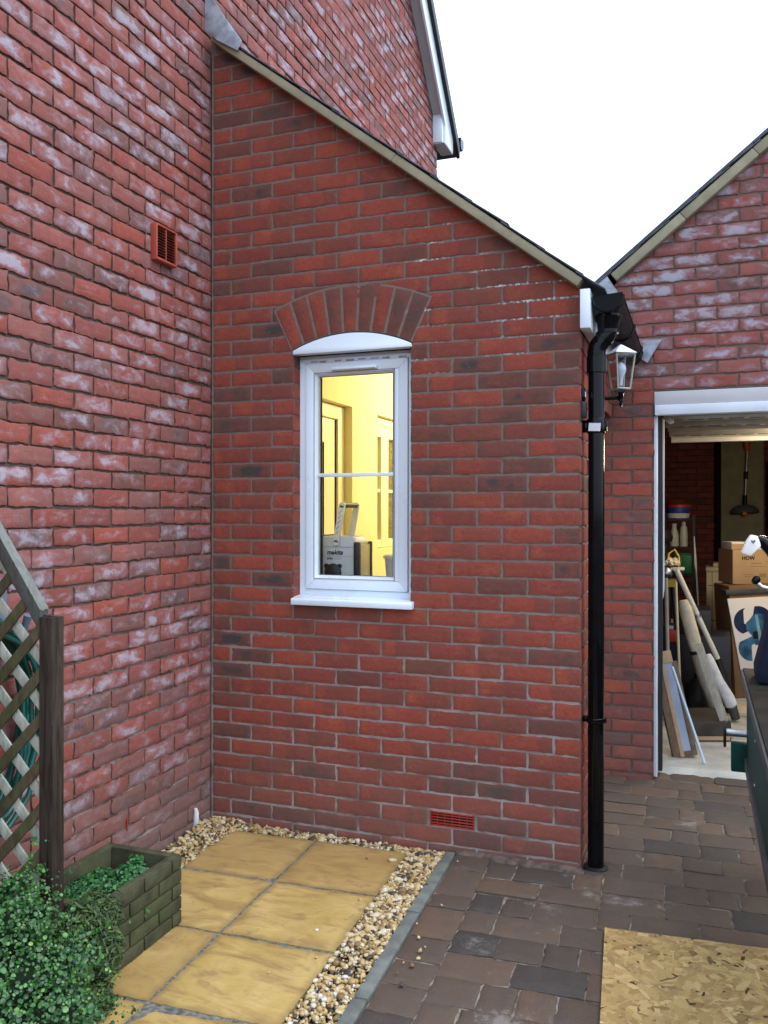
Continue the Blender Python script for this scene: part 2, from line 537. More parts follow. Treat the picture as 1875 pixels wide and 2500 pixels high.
M_['brown_ink'] = plain('brown_ink', (0.22, 0.13, 0.07), 0.7, 0.05, 9)
M_['purple'] = plain('purple_print', (0.08, 0.015, 0.12), 0.6, 0.05, 9)
M_['bulb'] = plain('opal_bulb', (0.80, 0.82, 0.86), 0.25, 0.02, 9)
M_['brown_frame'] = wood_mat('brown_board', (0.20, 0.135, 0.09), (0.11, 0.075, 0.05), 'D')
M_['tan_edge'] = wood_mat('tan_edge', (0.50, 0.33, 0.19), (0.40, 0.26, 0.15), 'D')
M_['bluegrey'] = plain('blue_grey_film', (0.30, 0.34, 0.44), 0.35, 0.1, 6)
M_['plank'] = wood_mat('grey_plank', (0.42, 0.38, 0.31), (0.30, 0.27, 0.22), 'D')
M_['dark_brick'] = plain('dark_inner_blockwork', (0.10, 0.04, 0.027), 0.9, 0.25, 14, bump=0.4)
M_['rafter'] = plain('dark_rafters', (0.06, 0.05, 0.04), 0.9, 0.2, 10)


def glass_mat(name, tint=(1, 1, 1), gloss=0.06):
    m = NT(name)
    m.t.nodes.remove(m.b)
    tr = m.n('ShaderNodeBsdfTransparent')
    tr.inputs[0].default_value = (*tint, 1)
    gl = m.n('ShaderNodeBsdfGlossy')
    gl.inputs['Roughness'].default_value = 0.02
    fr = m.n('ShaderNodeFresnel')
    fr.inputs[0].default_value = 1.45
    mx = m.n('ShaderNodeMixShader')
    m.set(mx.inputs[0], m.math('MULTIPLY', fr.outputs[0], gloss * 10))
    m.t.links.new(tr.outputs[0], mx.inputs[1])
    m.t.links.new(gl.outputs[0], mx.inputs[2])
    m.t.links.new(mx.outputs[0], m.out.inputs[0])
    return m.mat


M_['glass'] = glass_mat('window_glass', gloss=0.05)
M_['lamp_glass'] = glass_mat('lantern_glass', tint=(0.82, 0.86, 0.92), gloss=0.12)
M_['dark_glass'] = plain('dark_inner_glass', (0.10, 0.085, 0.035), 0.15, 0.5, 60)


def leaf_mat(name, ramp, rough=0.35, spec=0.5):
    m = NT(name)
    r1, r2, u, v = m.attr()
    cr = m.n('ShaderNodeValToRGB')
    els = cr.color_ramp.elements
    while len(els) < len(ramp): els.new(0.5)
    for e, (p, c) in zip(els, ramp): e.position = p; e.color = (*c, 1)
    m.set(cr.inputs[0], r1)
    m.base(cr.outputs[0])
    m.rough(rough)
    m.b.inputs['Specular IOR Level'].default_value = spec
    return m.mat


M_['leaf'] = leaf_mat('wire_vine_leaf', [(0, (0.006, 0.030, 0.008)), (0.35, (0.022, 0.090, 0.020)), (0.65, (0.048, 0.155, 0.030)), (0.9, (0.13, 0.28, 0.05)), (1, (0.32, 0.40, 0.09))])
M_['herb'] = leaf_mat('herb_leaf', [(0, (0.006, 0.045, 0.012)), (0.6, (0.02, 0.12, 0.028)), (1, (0.08, 0.24, 0.05))], 0.5)
M_['heath'] = leaf_mat('heather_sprig', [(0, (0.010, 0.024, 0.007)), (0.45, (0.032, 0.070, 0.014)), (0.8, (0.085, 0.135, 0.026)), (1, (0.15, 0.11, 0.035))], 0.7)
M_['twig'] = plain('twig', (0.06, 0.045, 0.03), 0.8, 0.3, 40)


def pebble_mat():
    m = NT('pebbles')
    r1, r2, u, v = m.attr()
    cr = m.n('ShaderNodeValToRGB')
    ramp = [(0, (0.03, 0.03, 0.032)), (0.20, (0.07, 0.052, 0.04)), (0.32, (0.22, 0.135, 0.06)), (0.50, (0.43, 0.29, 0.11)),
            (0.75, (0.53, 0.41, 0.21)), (0.90, (0.56, 0.48, 0.31)), (1, (0.62, 0.60, 0.54))]
    els = cr.color_ramp.elements
    while len(els) < len(ramp): els.new(0.5)
    for e, (p, c) in zip(els, ramp): e.position = p; e.color = (*c, 1)
    m.set(cr.inputs[0], r1)
    n = m.noise(m.obj(), 140, 4)
    m.base(m.mix(m.math('MULTIPLY', m.ss(n, 0.45, 0.75), 0.45), cr.outputs[0], (0.16, 0.10, 0.05)))
    m.rough(0.5)
    m.b.inputs['Specular IOR Level'].default_value = 0.3
    m.bump(n, 0.3, 0.002)
    return m.mat


M_['pebble'] = pebble_mat()


def paver_mat():
    m = NT('block_pavers')
    r1, r2, u, v = m.attr()
    o = m.obj()
    cr = m.n('ShaderNodeValToRGB')
    ramp = [(0, (0.050, 0.047, 0.045)), (0.12, (0.070, 0.056, 0.047)), (0.4, (0.101, 0.072, 0.054)), (0.75, (0.114, 0.080, 0.058)), (1, (0.134, 0.088, 0.059))]
    els = cr.color_ramp.elements
    while len(els) < len(ramp): els.new(0.5)
    for e, (p, c) in zip(els, ramp): e.position = p; e.color = (*c, 1)
    m.set(cr.inputs[0], r1)
    n1 = m.noise(o, 14, 5, 0.6)
    n2 = m.noise(o, 170, 4)
    c = m.mix(m.math('MULTIPLY', m.ss(n1, 0.4, 0.7), 0.45), cr.outputs[0], (0.075, 0.068, 0.062))
    c = m.mix(m.math('MULTIPLY', m.ss(n2, 0.55, 0.75), 0.45), c, (0.16, 0.125, 0.105))
    lime = m.ss(m.math('ADD', m.noise(o, 3.2, 3), m.math('MULTIPLY', m.noise(o, 48, 5, 0.7), 0.35)), 0.80, 0.92)
    c = m.mix(m.math('MULTIPLY', lime, 0.45), c, (0.34, 0.32, 0.30))
    m.base(c)
    m.rough(m.math('MULTIPLY_ADD', n1, 0.3, 0.42))
    m.b.inputs['Specular IOR Level'].default_value = 0.22
    m.bump(m.math('ADD', n2, m.math('MULTIPLY', n1, 1.2)), 0.55, 0.004)
    return m.mat


M_['paver'] = paver_mat()


def slab_mat():
    m = NT('riven_sandstone')
    r1, r2, u, v = m.attr()
    o = m.obj()
    off = m.n('ShaderNodeVectorMath', operation='ADD')
    cmb = m.n('ShaderNodeCombineXYZ')
    m.set(cmb.inputs[0], m.math('MULTIPLY', r1, 9)); m.set(cmb.inputs[1], m.math('MULTIPLY', r2, 11))
    m.set(off.inputs[0], o); m.set(off.inputs[1], cmb.outputs[0])
    q = off.outputs[0]
    n1 = m.noise(q, 3.2, 5, 0.6, 0.8)
    n2 = m.noise(q, 26, 5, 0.65)
    band = m.noise(m.mapv(q, (1.6, 4.2, 3), (0, 0, 0.5)), 2.0, 5, 0.55, 1.6)
    c = m.mix(m.ss(n1, 0.35, 0.7), (0.425, 0.290, 0.092), (0.51, 0.365, 0.138))
    c = m.mix(m.math('MULTIPLY', m.ss(band, 0.47, 0.72), 0.72), c, (0.25, 0.15, 0.062))
    c = m.mix(m.math('MULTIPLY', m.ss(m.noise(q, 5, 5, 0.65, 1.0), 0.56, 0.72), 0.55), c, (0.23, 0.135, 0.06))
    c = m.mix(m.math('MULTIPLY', m.ss(m.noise(m.mapv(q, (3, 12, 3), (0, 0, -.4)), 1.6, 5, 0.6, 1.2), 0.64, 0.70), 0.22), c, (0.58, 0.47, 0.24))
    c = m.mix(m.math('MULTIPLY', m.ss(n2, 0.5, 0.75), 0.16), c, (0.25, 0.165, 0.07))
    c = m.mix(m.math('MULTIPLY', m.ss(m.noise(q, 7, 5, 0.7), 0.58, 0.72), 0.6), c, (0.16, 0.125, 0.085))
    c = m.mix(m.math('MULTIPLY', m.ss(r1, 0.35, 0.95), 0.5), c, (0.32, 0.195, 0.075))
    eu = m.math('MINIMUM', m.math('MINIMUM', u, m.math('SUBTRACT', 1.0, u)), m.math('MINIMUM', v, m.math('SUBTRACT', 1.0, v)))
    ed = m.ss(m.math('ADD', eu, m.math('MULTIPLY_ADD', m.noise(q, 14, 4), 0.12, -0.06)), 0.075, 0.0)
    c = m.mix(m.math('MULTIPLY', ed, 0.55), c, (0.20, 0.14, 0.065))
    c = m.mix(m.math('MULTIPLY', m.ss(m.noise(q, 240, 3), 0.58, 0.75), 0.3), c, (0.22, 0.15, 0.07))
    m.base(c)
    m.rough(m.math('MULTIPLY_ADD', n1, 0.35, 0.30))
    m.b.inputs['Specular IOR Level'].default_value = 0.22
    m.bump(m.math('ADD', m.math('MULTIPLY', band, 1.8), m.math('MULTIPLY', n2, 0.35)), 0.5, 0.010)
    return m.mat


M_['slab'] = slab_mat()


def osb_mat():
    m = NT('osb_flakes')
    r1, r2, u, v = m.attr()
    cr = m.n('ShaderNodeValToRGB')
    ramp = [(0, (0.055, 0.030, 0.018)), (0.08, (0.13, 0.075, 0.035)), (0.22, (0.29, 0.18, 0.070)), (0.6, (0.48, 0.32, 0.125)), (1, (0.62, 0.46, 0.21))]
    els = cr.color_ramp.elements
    while len(els) < len(ramp): els.new(0.5)
    for e, (p, c) in zip(els, ramp): e.position = p; e.color = (*c, 1)
    m.set(cr.inputs[0], r1)
    o = m.obj()
    n = m.noise(o, 9, 5, 0.65)
    c = m.mix(m.math('MULTIPLY', m.ss(n, 0.52, 0.75), 0.5), cr.outputs[0], (0.24, 0.165, 0.085))
    c = m.mix(m.math('MULTIPLY', m.ss(m.noise(o, 160, 4), 0.5, 0.7), 0.25), c, (0.20, 0.13, 0.06))
    m.base(c)
    m.rough(0.7)
    m.b.inputs['Specular IOR Level'].default_value = 0.15
    m.bump(m.noise(o, 120, 4), 0.3, 0.002)
    return m.mat


M_['osb'] = osb_mat()


# ------------------------------------------------------------------ brickwork
def brick_shell(rects, P0, U, Nn, top=None, low=None, seed=1, lod=1, proud=0.0, depth=0.011, jit=0.0016):
    """relief bricks: rects (k,4) u0,u1,z0,z1 without the joints. returns V, F, attr"""
    rs = np.random.default_rng(seed)
    K = len(rects)
    rects = np.asarray(rects, float)
    if lod:
        su = np.concatenate([[0, 0, .012], np.linspace(.09, .91, 10), [.988, 1, 1.]]); du = np.concatenate([[-1, -.10], np.zeros(12), [-.10, -1]])
        sv = np.array([0, 0, .05, .35, .65, .95, 1, 1.]); dv = np.array([-1, -.10, 0, 0, 0, 0, -.10, -1])
    else:
        su = np.array([0, 0, .5, 1, 1.]); du = np.array([-1, 0, 0, 0, -1.])
        sv = np.array([0, 0, 1, 1.]); dv = np.array([-1, 0, 0, -1.])
    nu, nv = len(su), len(sv)
    GU, GV = np.meshgrid(su, sv, indexing='ij')
    GD = np.minimum(du[:, None], dv[None, :])
    n = nu * nv
    w = (rects[:, 1] - rects[:, 0])[:, None, None]
    h = (rects[:, 3] - rects[:, 2])[:, None, None]
    u = rects[:, 0][:, None, None] + GU * w
    z = rects[:, 2][:, None, None] + GV * h
    d = GD[None] * depth + proud + rs.normal(0, 0.0007, (K, 1, 1)) + np.zeros_like(u)
    # wobbling arrises: smooth per brick, shared by the rim and its back ring
    ed = jit * (1.0 + 0.8 * rs.random((K, 1, 1)))
    for side in range(2):
        a = rs.normal(0, .75, (K, nu, 1)) + (rs.normal(0, .7, (K, 1, 1)) + np.sin(su[None, :, None] * rs.uniform(3, 9, (K, 1, 1)) + rs.random((K, 1, 1)) * 6) * .6); a[:, 0] = a[:, 1]; a[:, -1] = a[:, -2]
        msk = (GV < .1) if side == 0 else (GV > .9)
        z = z + np.where(msk[None], a * ed, 0)
        b = rs.normal(0, 1, (K, 1, nv)); b[:, :, 0] = b[:, :, 1]; b[:, :, -1] = b[:, :, -2]
        mk2 = (GU < .05) if side == 0 else (GU > .95)
        u = u + np.where(mk2[None], b * ed, 0)
    d = d + np.where(GD[None] > -0.1, rs.normal(0, 0.0005, (K, nu, nv)), 0)
    tilt = rs.normal(0, 0.0012, (K, 1, 1))
    d = d + np.where(GD[None] > -.9, tilt * (GU[None] - .5) + rs.normal(0, 0.0012, (K, 1, 1)) * (GV[None] - .5), 0)
    if top is not None: z = np.minimum(z, top(u))
    if low is not None: z = np.maximum(z, low(u))
    P = P0[None, None, None, :] + u[..., None] * U + d[..., None] * Nn
    P[..., 2] += z
    V = P.reshape(-1, 3)
    ii, jj = np.meshgrid(np.arange(nu - 1), np.arange(nv - 1), indexing='ij')
    a0 = (ii * nv + jj).ravel()
    q = np.stack([a0, a0 + nv, a0 + nv + 1, a0 + 1], 1)
    if np.dot(np.cross(U, np.array([0, 0, 1.])), Nn) < 0: q = q[:, ::-1]
    F = (q[None] + (np.arange(K) * n)[:, None, None]).reshape(-1, 4)
    r = rs.random((K, 2))
    A = np.zeros((K, nu, nv, 4))
    A[..., 0] = r[:, 0][:, None, None]; A[..., 1] = r[:, 1][:, None, None]
    A[..., 2] = GU[None]; A[..., 3] = GV[None]
    return V, F, A.reshape(-1, 4)


def bond(u0, u1, z0, z1, uoff_even, zoff, top=None, holes=(), J=0.010, minw=0.03):
    """stretcher bond rectangles"""
    out = []
    k0 = math.floor((z0 - zoff) / .075 + 1e-6)
    k1 = math.ceil((z1 - zoff) / .075 - 1e-6)
    for k in range(k0, k1):
        za, zb = zoff + k * .075, zoff + (k + 1) * .075
        o = uoff_even + (0 if k % 2 == 0 else .1125)
        i0 = math.floor((u0 - o) / .225) - 1
        i1 = math.ceil((u1 - o) / .225) + 1
        for i in range(i0, i1):
            a, b = max(u0, o + i * .225), min(u1, o + (i + 1) * .225)
            if b - a < minw: continue
            segs = [(a, b)]
            for (h0, h1, hz0, hz1) in holes:
                if zb > hz0 + .02 and za < hz1 - .02:
                    ns = []
                    for (p, q) in segs:
                        if q <= h0 or p >= h1: ns.append((p, q)); continue
                        if p < h0: ns.append((p, h0 + J / 2))
                        if q > h1: ns.append((h1 - J / 2, q))
                    segs = ns
            for (p, q) in segs:
                if q - p < minw: continue
                if top is not None and top(p) < za + .004 and top(q) < za + .004: continue
                pa = p + J / 2 if p > u0 + 1e-6 else p
                qa = q - J / 2 if q < u1 - 1e-6 else q
                out.append((pa, qa, za + J / 2, zb - J / 2))
    return out


def mortar_cols(us, lo, hi, P0, U, Nn, rec):
    """strip of quads between lo(u) and hi(u), subdivided in z for bump"""
    V, F = [], []
    for a, b in zip(us[:-1], us[1:]):
        za, zb = lo(a + 1e-6), hi(a + 1e-6)
        zc, zd = lo(b - 1e-6), hi(b - 1e-6)
        if zb - za < 1e-4 and zd - zc < 1e-4: continue
        i = len(V)
        for (u, z) in ((a, za), (b, zc), (b, zd), (a, zb)):
            p = P0 + U * u - Nn * rec
            V.append((p[0], p[1], p[2] + z))
        f = (i, i + 1, i + 2, i + 3)
        F.append(f)
    F = np.array(F)
    if np.dot(np.cross(U, np.array([0, 0, 1.])), Nn) < 0: F = F[:, ::-1]
    return np.array(V), F


def wall_mesh(name, parts, mort, mats, parent=None):
    """parts: list of (V,F,A); mort: list of (V,F)"""
    Vs, Fs, As, mi = [], [], [], []
    b = 0
    for V, F, A in parts:
        Vs.append(V); Fs.append(F + b); As.append(A); mi.append(np.zeros(len(F))); b += len(V)
    for V, F in mort:
        Vs.append(V); Fs.append(F + b); As.append(np.full((len(V), 4), .5)); mi.append(np.ones(len(F))); b += len(V)
    return mesh_np(name, np.concatenate(Vs), np.concatenate(Fs), mats, parent, np.concatenate(As), np.concatenate(mi), True, 50)


X_, Y_, Z_ = np.array([1., 0, 0]), np.array([0, 1., 0]), np.array([0, 0, 1.])
O_ = np.zeros(3)

# ------------------------------------------------------------------ ground
g = MB()
g.box(-300, 300, -300, 300, -1.0, -0.085)
tag(g.build('ground', M_['earth'], smooth=False), kind='structure')

ROT = math.radians(2.2)
cr_, sr_ = math.cos(ROT), math.sin(ROT)


def pav(px, py):
    """paving grid (slightly skewed against the wall) to world xy"""
    return 1.26 + px * cr_ - py * sr_ * 1.0, px * sr_ + py * cr_


def block_field(cells, ztop, seed, edge=0.006, drop=0.028, wob=0.0015, tilt=0.0025, nn=5, lump=0.0012, trans=None):
    """cells (x0,x1,y0,y1) -> blocks with worn edges"""
    rs = np.random.default_rng(seed)
    K = len(cells)
    c = np.asarray(cells, float)
    s = np.concatenate([[0, 0], np.linspace(.09, .91, nn), [1, 1.]])
    dz = np.concatenate([[-drop, -edge], np.zeros(nn), [-edge, -drop]])
    n = len(s)
    GX, GY = np.meshgrid(s, s, indexing='ij')
    D = np.minimum(dz[:, None], dz[None, :])
    w = (c[:, 1] - c[:, 0])[:, None, None]; h = (c[:, 3] - c[:, 2])[:, None, None]
    x = c[:, 0][:, None, None] + GX * w
    y = c[:, 2][:, None, None] + GY * h
    for ax in range(2):
        for side in range(2):
            a = rs.normal(0, wob, (K, n, 1) if ax == 0 else (K, 1, n))
            if ax == 0:
                a[:, 0] = a[:, 1]; a[:, -1] = a[:, -2]
                mk = (GY < .01) if side == 0 else (GY > .99)
                y = y + np.where(mk[None], a, 0)
            else:
                a[:, :, 0] = a[:, :, 1]; a[:, :, -1] = a[:, :, -2]
                mk = (GX < .01) if side == 0 else (GX > .99)
                x = x + np.where(mk[None], a, 0)
    z = ztop + D[None] + rs.normal(0, 0.0012, (K, 1, 1)) + rs.normal(0, tilt, (K, 1, 1)) * (GX[None] - .5) + rs.normal(0, tilt, (K, 1, 1)) * (GY[None] - .5)
    z = z + np.where(D[None] > -.001, rs.normal(0, lump, (K, n, n)), 0)
    if trans:
        x, y = trans(x, y)
    V = np.stack([x, y, z], -1).reshape(-1, 3)
    ii, jj = np.meshgrid(np.arange(n - 1), np.arange(n - 1), indexing='ij')
    a0 = (ii * n + jj).ravel()
    q = np.stack([a0, a0 + n, a0 + n + 1, a0 + 1], 1)
    F = (q[None] + (np.arange(K) * n * n)[:, None, None]).reshape(-1, 4)
    r = rs.random((K, 2))
    A = np.zeros((K, n, n, 4))
    A[..., 0] = r[:, 0][:, None, None]; A[..., 1] = r[:, 1][:, None, None]
    A[..., 2] = GX[None]; A[..., 3] = GY[None]
    return V, F, A.reshape(-1, 4)


rs = np.random.default_rng(5)
cells = []
J = 0.0055
yy = 0.0                                     # soldier course along the kerb
while yy > -4.6:
    L = rs.choice([.12, .16, .16, .24])
    cells.append((0.0 + J / 2, .158 - J / 2, yy - L + J / 2, yy - J / 2))
    yy -= L
row = 0
y1 = 1.545
while y1 > -4.6:
    pitch = .158
    x = 0.158 if y1 < 0.02 else 0.55
    x0 = x
    while x < 4.2:
        L = rs.choice([.12, .16, .24, .24])
        a, b = x, x + L
        if not (y1 > -0.005 and a < .54):
            cells.append((a + J / 2, b - J / 2, y1 - pitch + J / 2, y1 - J / 2))
        x += L
    y1 -= pitch
V, F, A = block_field(cells, -0.030, 3, edge=.0045, wob=.0022, trans=pav)
mesh_np('block_paving', V, F, M_['paver'], None, A, None, True, 60)['kind'] = 'structure'
b = MB()
P = [pav(0, -4.7), pav(4.3, -4.7), pav(4.3, 1.56), pav(.4, 1.56), pav(.4, 0.03), pav(0, 0.03)]
b.prism([(x, y, -0.08) for x, y in P], (0, 0, 0.0425))
tag(b.build('paving_joint_sand', M_['joint_sand'], smooth=False), kind='structure')

b = MB()                                     # kerb edging strip
yk = 0.0
while yk > -4.4:
    L = 0.6
    P = [pav(-.052, yk - L + .004), pav(-.004, yk - L + .004), pav(-.004, yk - .002), pav(-.052, yk - .002)]
    b.prism([(x, y, -0.10) for x, y in P], (0, 0, 0.074))
    yk -= L
tag(b.build('kerb', M_['kerb'], bev=0.005), kind='structure')

# sandstone slabs, 450 mm, gridded like the kerb
cells = []
for i, x1 in enumerate((-.205, -.650, -1.095)):
    for j in range(7):
        yt = -.075 - j * .452
        if i == 2 and j < 3: continue
        cells.append((x1 - .434, x1, yt - .441, yt))
V, F, A = block_field(cells, -0.024, 9, edge=0.003, drop=0.035, wob=0.0012, tilt=0.0012, nn=26, lump=0.0)
x, y = V[:, 0].copy(), V[:, 1].copy()
top = V[:, 2] > -0.05
V[:, 2] += np.where(top, (vnoise(x * 9 + 40, y * 9 + 40, 3) - .5) * .004 + (vnoise(x * 31 + 40, y * 31 + 40, 4) - .5) * .002, 0)
V[:, 0], V[:, 1] = pav(x, y)
mesh_np('patio', V, F, M_['slab'], None, A, None, True, 60)['kind'] = 'structure'
b = MB()
P = [pav(-.21, -.08), pav(-.21, -3.2), pav(-2.0, -3.2), pav(-2.0, -1.43), pav(-1.08, -1.43), pav(-1.08, -.08)]
b.prism([(x, y, -0.08) for x, y in P], (0, 0, 0.0500))
tag(b.build('patio_bedding', M_['slab_joint'], smooth=False), kind='structure')


def ico():
    bm = bmesh.new()
    bmesh.ops.create_icosphere(bm, subdivisions=2, radius=1)
    v = np.array([p.co[:] for p in bm.verts])
    f = np.array([[q.index for q in p.verts] for p in bm.faces])
    bm.free()
    return v, f


IV, IF = ico()


def pebbles(n, sampler, seed):
    rs = np.random.default_rng(seed)
    pts = np.array([sampler(rs) for _ in range(n)])
    K = len(pts)
    sz = rs.lognormal(math.log(.0066), .40, (K, 1, 1)).clip(.004, .017) * np.stack([rs.uniform(.8, 1.35, K), rs.uniform(.7, 1.1, K), rs.uniform(.5, .85, K)], 1)[:, None, :]
    v = IV[None] * (1 + 0)
    ph = rs.random((K, 3)) * 9
    lump = 1 + .16 * np.sin(IV[None, :, 0] * 2.3 + ph[:, 0:1]) + .13 * np.sin(IV[None, :, 1] * 3.1 + ph[:, 1:2]) + .1 * np.sin(IV[None, :, 2] * 2.7 + ph[:, 2:3])
    v = v * lump[..., None] * sz
    a, t = rs.random(K) * 6.28, rs.normal(0, .5, K)
    ca, sa, ct, st = np.cos(a)[:, None], np.sin(a)[:, None], np.cos(t)[:, None], np.sin(t)[:, None]
    x, y, z = v[..., 0], v[..., 1], v[..., 2]
    x, z = x * ct - z * st, x * st + z * ct
    x, y = x * ca - y * sa, x * sa + y * ca
    P = np.stack([x, y, z], -1) + pts[:, None, :]
    F = (IF[None] + (np.arange(K) * len(IV))[:, None, None]).reshape(-1, 3)
    A = np.zeros((K, len(IV), 4))
    A[..., 0] = np.clip(rs.beta(1.5, 1.15, K), 0, 1)[:, None]
    A[..., 1] = rs.random(K)[:, None]
    return P.reshape(-1, 3), F, A.reshape(-1, 4)


def gs(rs):
    q = rs.random()
    if q < .006:
        x, y = pav(rs.uniform(-.36, .10), rs.uniform(-2.2, -.06))
        return x, y, -.021
    if q < .60:
        px, py = rs.uniform(-.202, -.056), rs.uniform(-2.6, -.01)
        if rs.random() < .25: py = rs.uniform(-.9, -.01)
        x, y = pav(px, py); h = -.032
    elif q < .77:
        x, y = rs.uniform(.02, 1.22), rs.uniform(-.085, -.012); h = -.034
    else:
        x, y = rs.uniform(.015, .205), rs.uniform(-1.0, -.012); h = -.030
        if rs.random() < .25: y = rs.uniform(-.25, -.02); h = -.018
    return x, y, h + rs.uniform(-.012, .006)


V, F, A = pebbles(10500, gs, 21)
tag(mesh_np('gravel', V, F, M_['pebble'], None, A, None, True), kind='stuff', label='cream and brown pea gravel filling the strips around the yellow slabs', cat='gravel')

# ------------------------------------------------------------------ main house (gable wall x = 0)
house = thing('brick_house', 'tall weathered red brick house gable with white bargeboard, filling the left side', 'house', (0, 0, -.03))
RK = 1.03
YE, ZE = 3.886, 4.97
YR = 0.40


def rake_h(y):
    return ZE + (YE - np.maximum(y, 2 * YR - y)) * RK


rects = bond(-3.0, 3.886, -.0716, 6.0, .0254, .0034, top=lambda u: float(rake_h(np.float64(u))))
rects = [r if not (r[1] > -.004 and r[3] < 3.86) else (r[0], -.004, r[2], r[3]) for r in rects if not (r[0] > -.03 and r[3] < 3.86)]
near = [r for r in rects if r[0] < 1.2]
far = [r for r in rects if r[0] >= 1.2]
rects2 = bond(-3.0, 3.886, 6.0034, 8.9, .0254, .0034, top=lambda u: float(rake_h(np.float64(u))))
p1 = brick_shell(near, O_, Y_, X_, top=rake_h, seed=31, lod=1, depth=.015, jit=.0017)
p2 = brick_shell(far + rects2, O_, Y_, X_, top=rake_h, seed=32, lod=0, depth=.012)
us = np.unique(np.concatenate([np.linspace(-3.0, .28, 30), np.linspace(.28, 3.886, 40)]))
mv = mortar_cols(us, lambda u: -.1 if u < .28 else 3.70, lambda u: float(rake_h(np.float64(u))), O_, Y_, X_, .0085)
wall_mesh('gable_wall', [p1, p2], [mv], [M_['brick_old'], M_['mortar_old']], house)
b = MB()                                     # the other three walls as one shell
b.box(-6, -.02, 3.86, 3.885, -.1, 5.0).box(-6, -.02, -3.0, -2.98, -.1, 5.0).box(-6, -5.98, -2.98, 3.86, -.1, 5.0)
b.build('rear_walls', M_['dark_brick'], house, smooth=False)


def rk(y, dz=0): return ZE + (YE - y) * RK + dz


b = MB()                                     # main roof, two slopes, overhanging the gable
for s in (1, -1):
    f = lambda y: YR + s * (y - YR)
    yo = 4.19
    pts = [(-6, f(YR), rk(YR, .205)), (.13, f(YR), rk(YR, .205)), (.13, f(yo), rk(yo, .205)), (-6, f(yo), rk(yo, .205))]
    b.prism(pts, (0, 0, .035))
b.build('roof', M_['slate'], house, smooth=False)
b = MB()                                     # dark verge trim on the rake
b.prism([(.1095, YR, rk(YR, .16)), (.142, YR, rk(YR, .16)), (.142, YR, rk(YR, .285)), (.1095, YR, rk(YR, .285))], (0, 4.17 - YR, -(4.17 - YR) * RK))
b.build('verge_trim', M_['black_matt'], house, bev=.004)
b = MB()                                     # white bargeboard on the rake
yb = 4.045
b.prism([(.086, YR, rk(YR, -.055)), (.086, 3.80, rk(3.80, -.055)), (.086, 3.80, 4.84), (.086, yb, 4.84), (.086, yb, rk(yb, .2)), (.086, YR, rk(YR, .2))], (.022, 0, 0))
b.build('bargeboard', M_['upvc'], house, bev=.003)
b = MB()                                     # soffit under the gable ladder
b.prism([(.0, YR, rk(YR, -.015)), (.084, YR, rk(YR, -.015)), (.084, YR, rk(YR, .01)), (.0, YR, rk(YR, .01))], (0, 3.752 - YR, -(3.752 - YR) * RK))
b.build('soffit', M_['soffit'], house)
b = MB()                                     # eaves box end
b.prism([(-.01, 3.757, 4.842), (-.01, 4.043, 4.842), (-.01, 4.043, 4.99), (-.01, 3.757, 5.14)], (.0955, 0, 0))
b.build('eaves_box', M_['upvc'], house, bev=.003)
b = MB()
b.box(.004, .104, 3.765, 4.04, 4.832, 4.839)
b.build('box_soffit', M_['soffit'], house)
b = MB()                                     # half round gutter end
prof = [(math.cos(a) * .055, math.sin(a) * .055) for a in np.linspace(math.pi, 2 * math.pi, 12)]
b.prism([(-3, 4.225 + p, 4.985 + q) for p, q in prof] + [(-3, 4.28, 5.04), (-3, 4.17, 5.04)], (3.15, 0, 0))
b.build('gutter', M_['black_pvc'], house)

b = MB(); b.prism([(.0035, -.671, .19), (.0035, -.660, .192), (.0035, -.663, .145), (.0035, -.668, .14)], (.002, 0, 0)); b.build('red_stain', M_['airbrick'], house)
vc = thing('vent_cover', 'small red louvred vent cover fixed on the weathered gable wall', 'vent', (0, -.42, 2.6))
b = MB()
b.box(.0, .032, -.500, -.490, 2.600, 2.760).box(.0, .032, -.350, -.340, 2.600, 2.760)
b.box(.0, .032, -.490, -.350, 2.752, 2.760).box(.0, .034, -.490, -.350, 2.600, 2.610)
b.box(.0, .028, -.423, -.417, 2.610, 2.752)
b.build('surround', M_['vent'], vc, bev=.002)
b = MB()
for k in range(11):
    z = 2.617 + k * .0125
    b.prism([(.012, -.489, z), (.028, -.489, z - .0035), (.028, -.489, z - .002), (.012, -.489, z + .0010)], (0, .138, 0))
b.build('louvres', plain('dark_louvre', (.17, .035, .022), .5, .1, 20), vc)
b = MB(); b.box(.001, .006, -.49, -.35, 2.61, 2.752); b.build('backing', M_['dark_gap'], vc)

b = MB()
b.tube([(.004, -.150, -.05), (.010, -.149, .01), (.012, -.150, .045), (.008, -.151, .066)], [.012, .014, .012, .007], 8)
tag(b.build('white_pipe_stub', M_['foam_white']), 'short crusty white pipe stub against the gable wall by the gravel corner', 'pipe')

# ------------------------------------------------------------------ lean-to extension
ext = thing('brick_extension', 'red brick lean-to extension with sloping slate roof and one arched white window', 'extension', (.9, .3, -.03))
SL = 0.772


def rake(u): return 3.832 - SL * u


AC, AZ, RI, RO, AH = .745, 1.626, .70, .916, R(25.4)


def arc(u, r): return AZ + np.sqrt(np.maximum(r * r - (u - AC) ** 2, 0))


WX0, WX1, WZ0 = .452, 1.044, 1.062


def lowf(u):
    return np.where((u > WX0 - .08) & (u < WX1 + .08), np.where(np.abs(u - AC) < .30, arc(u, .80), -9), -9)


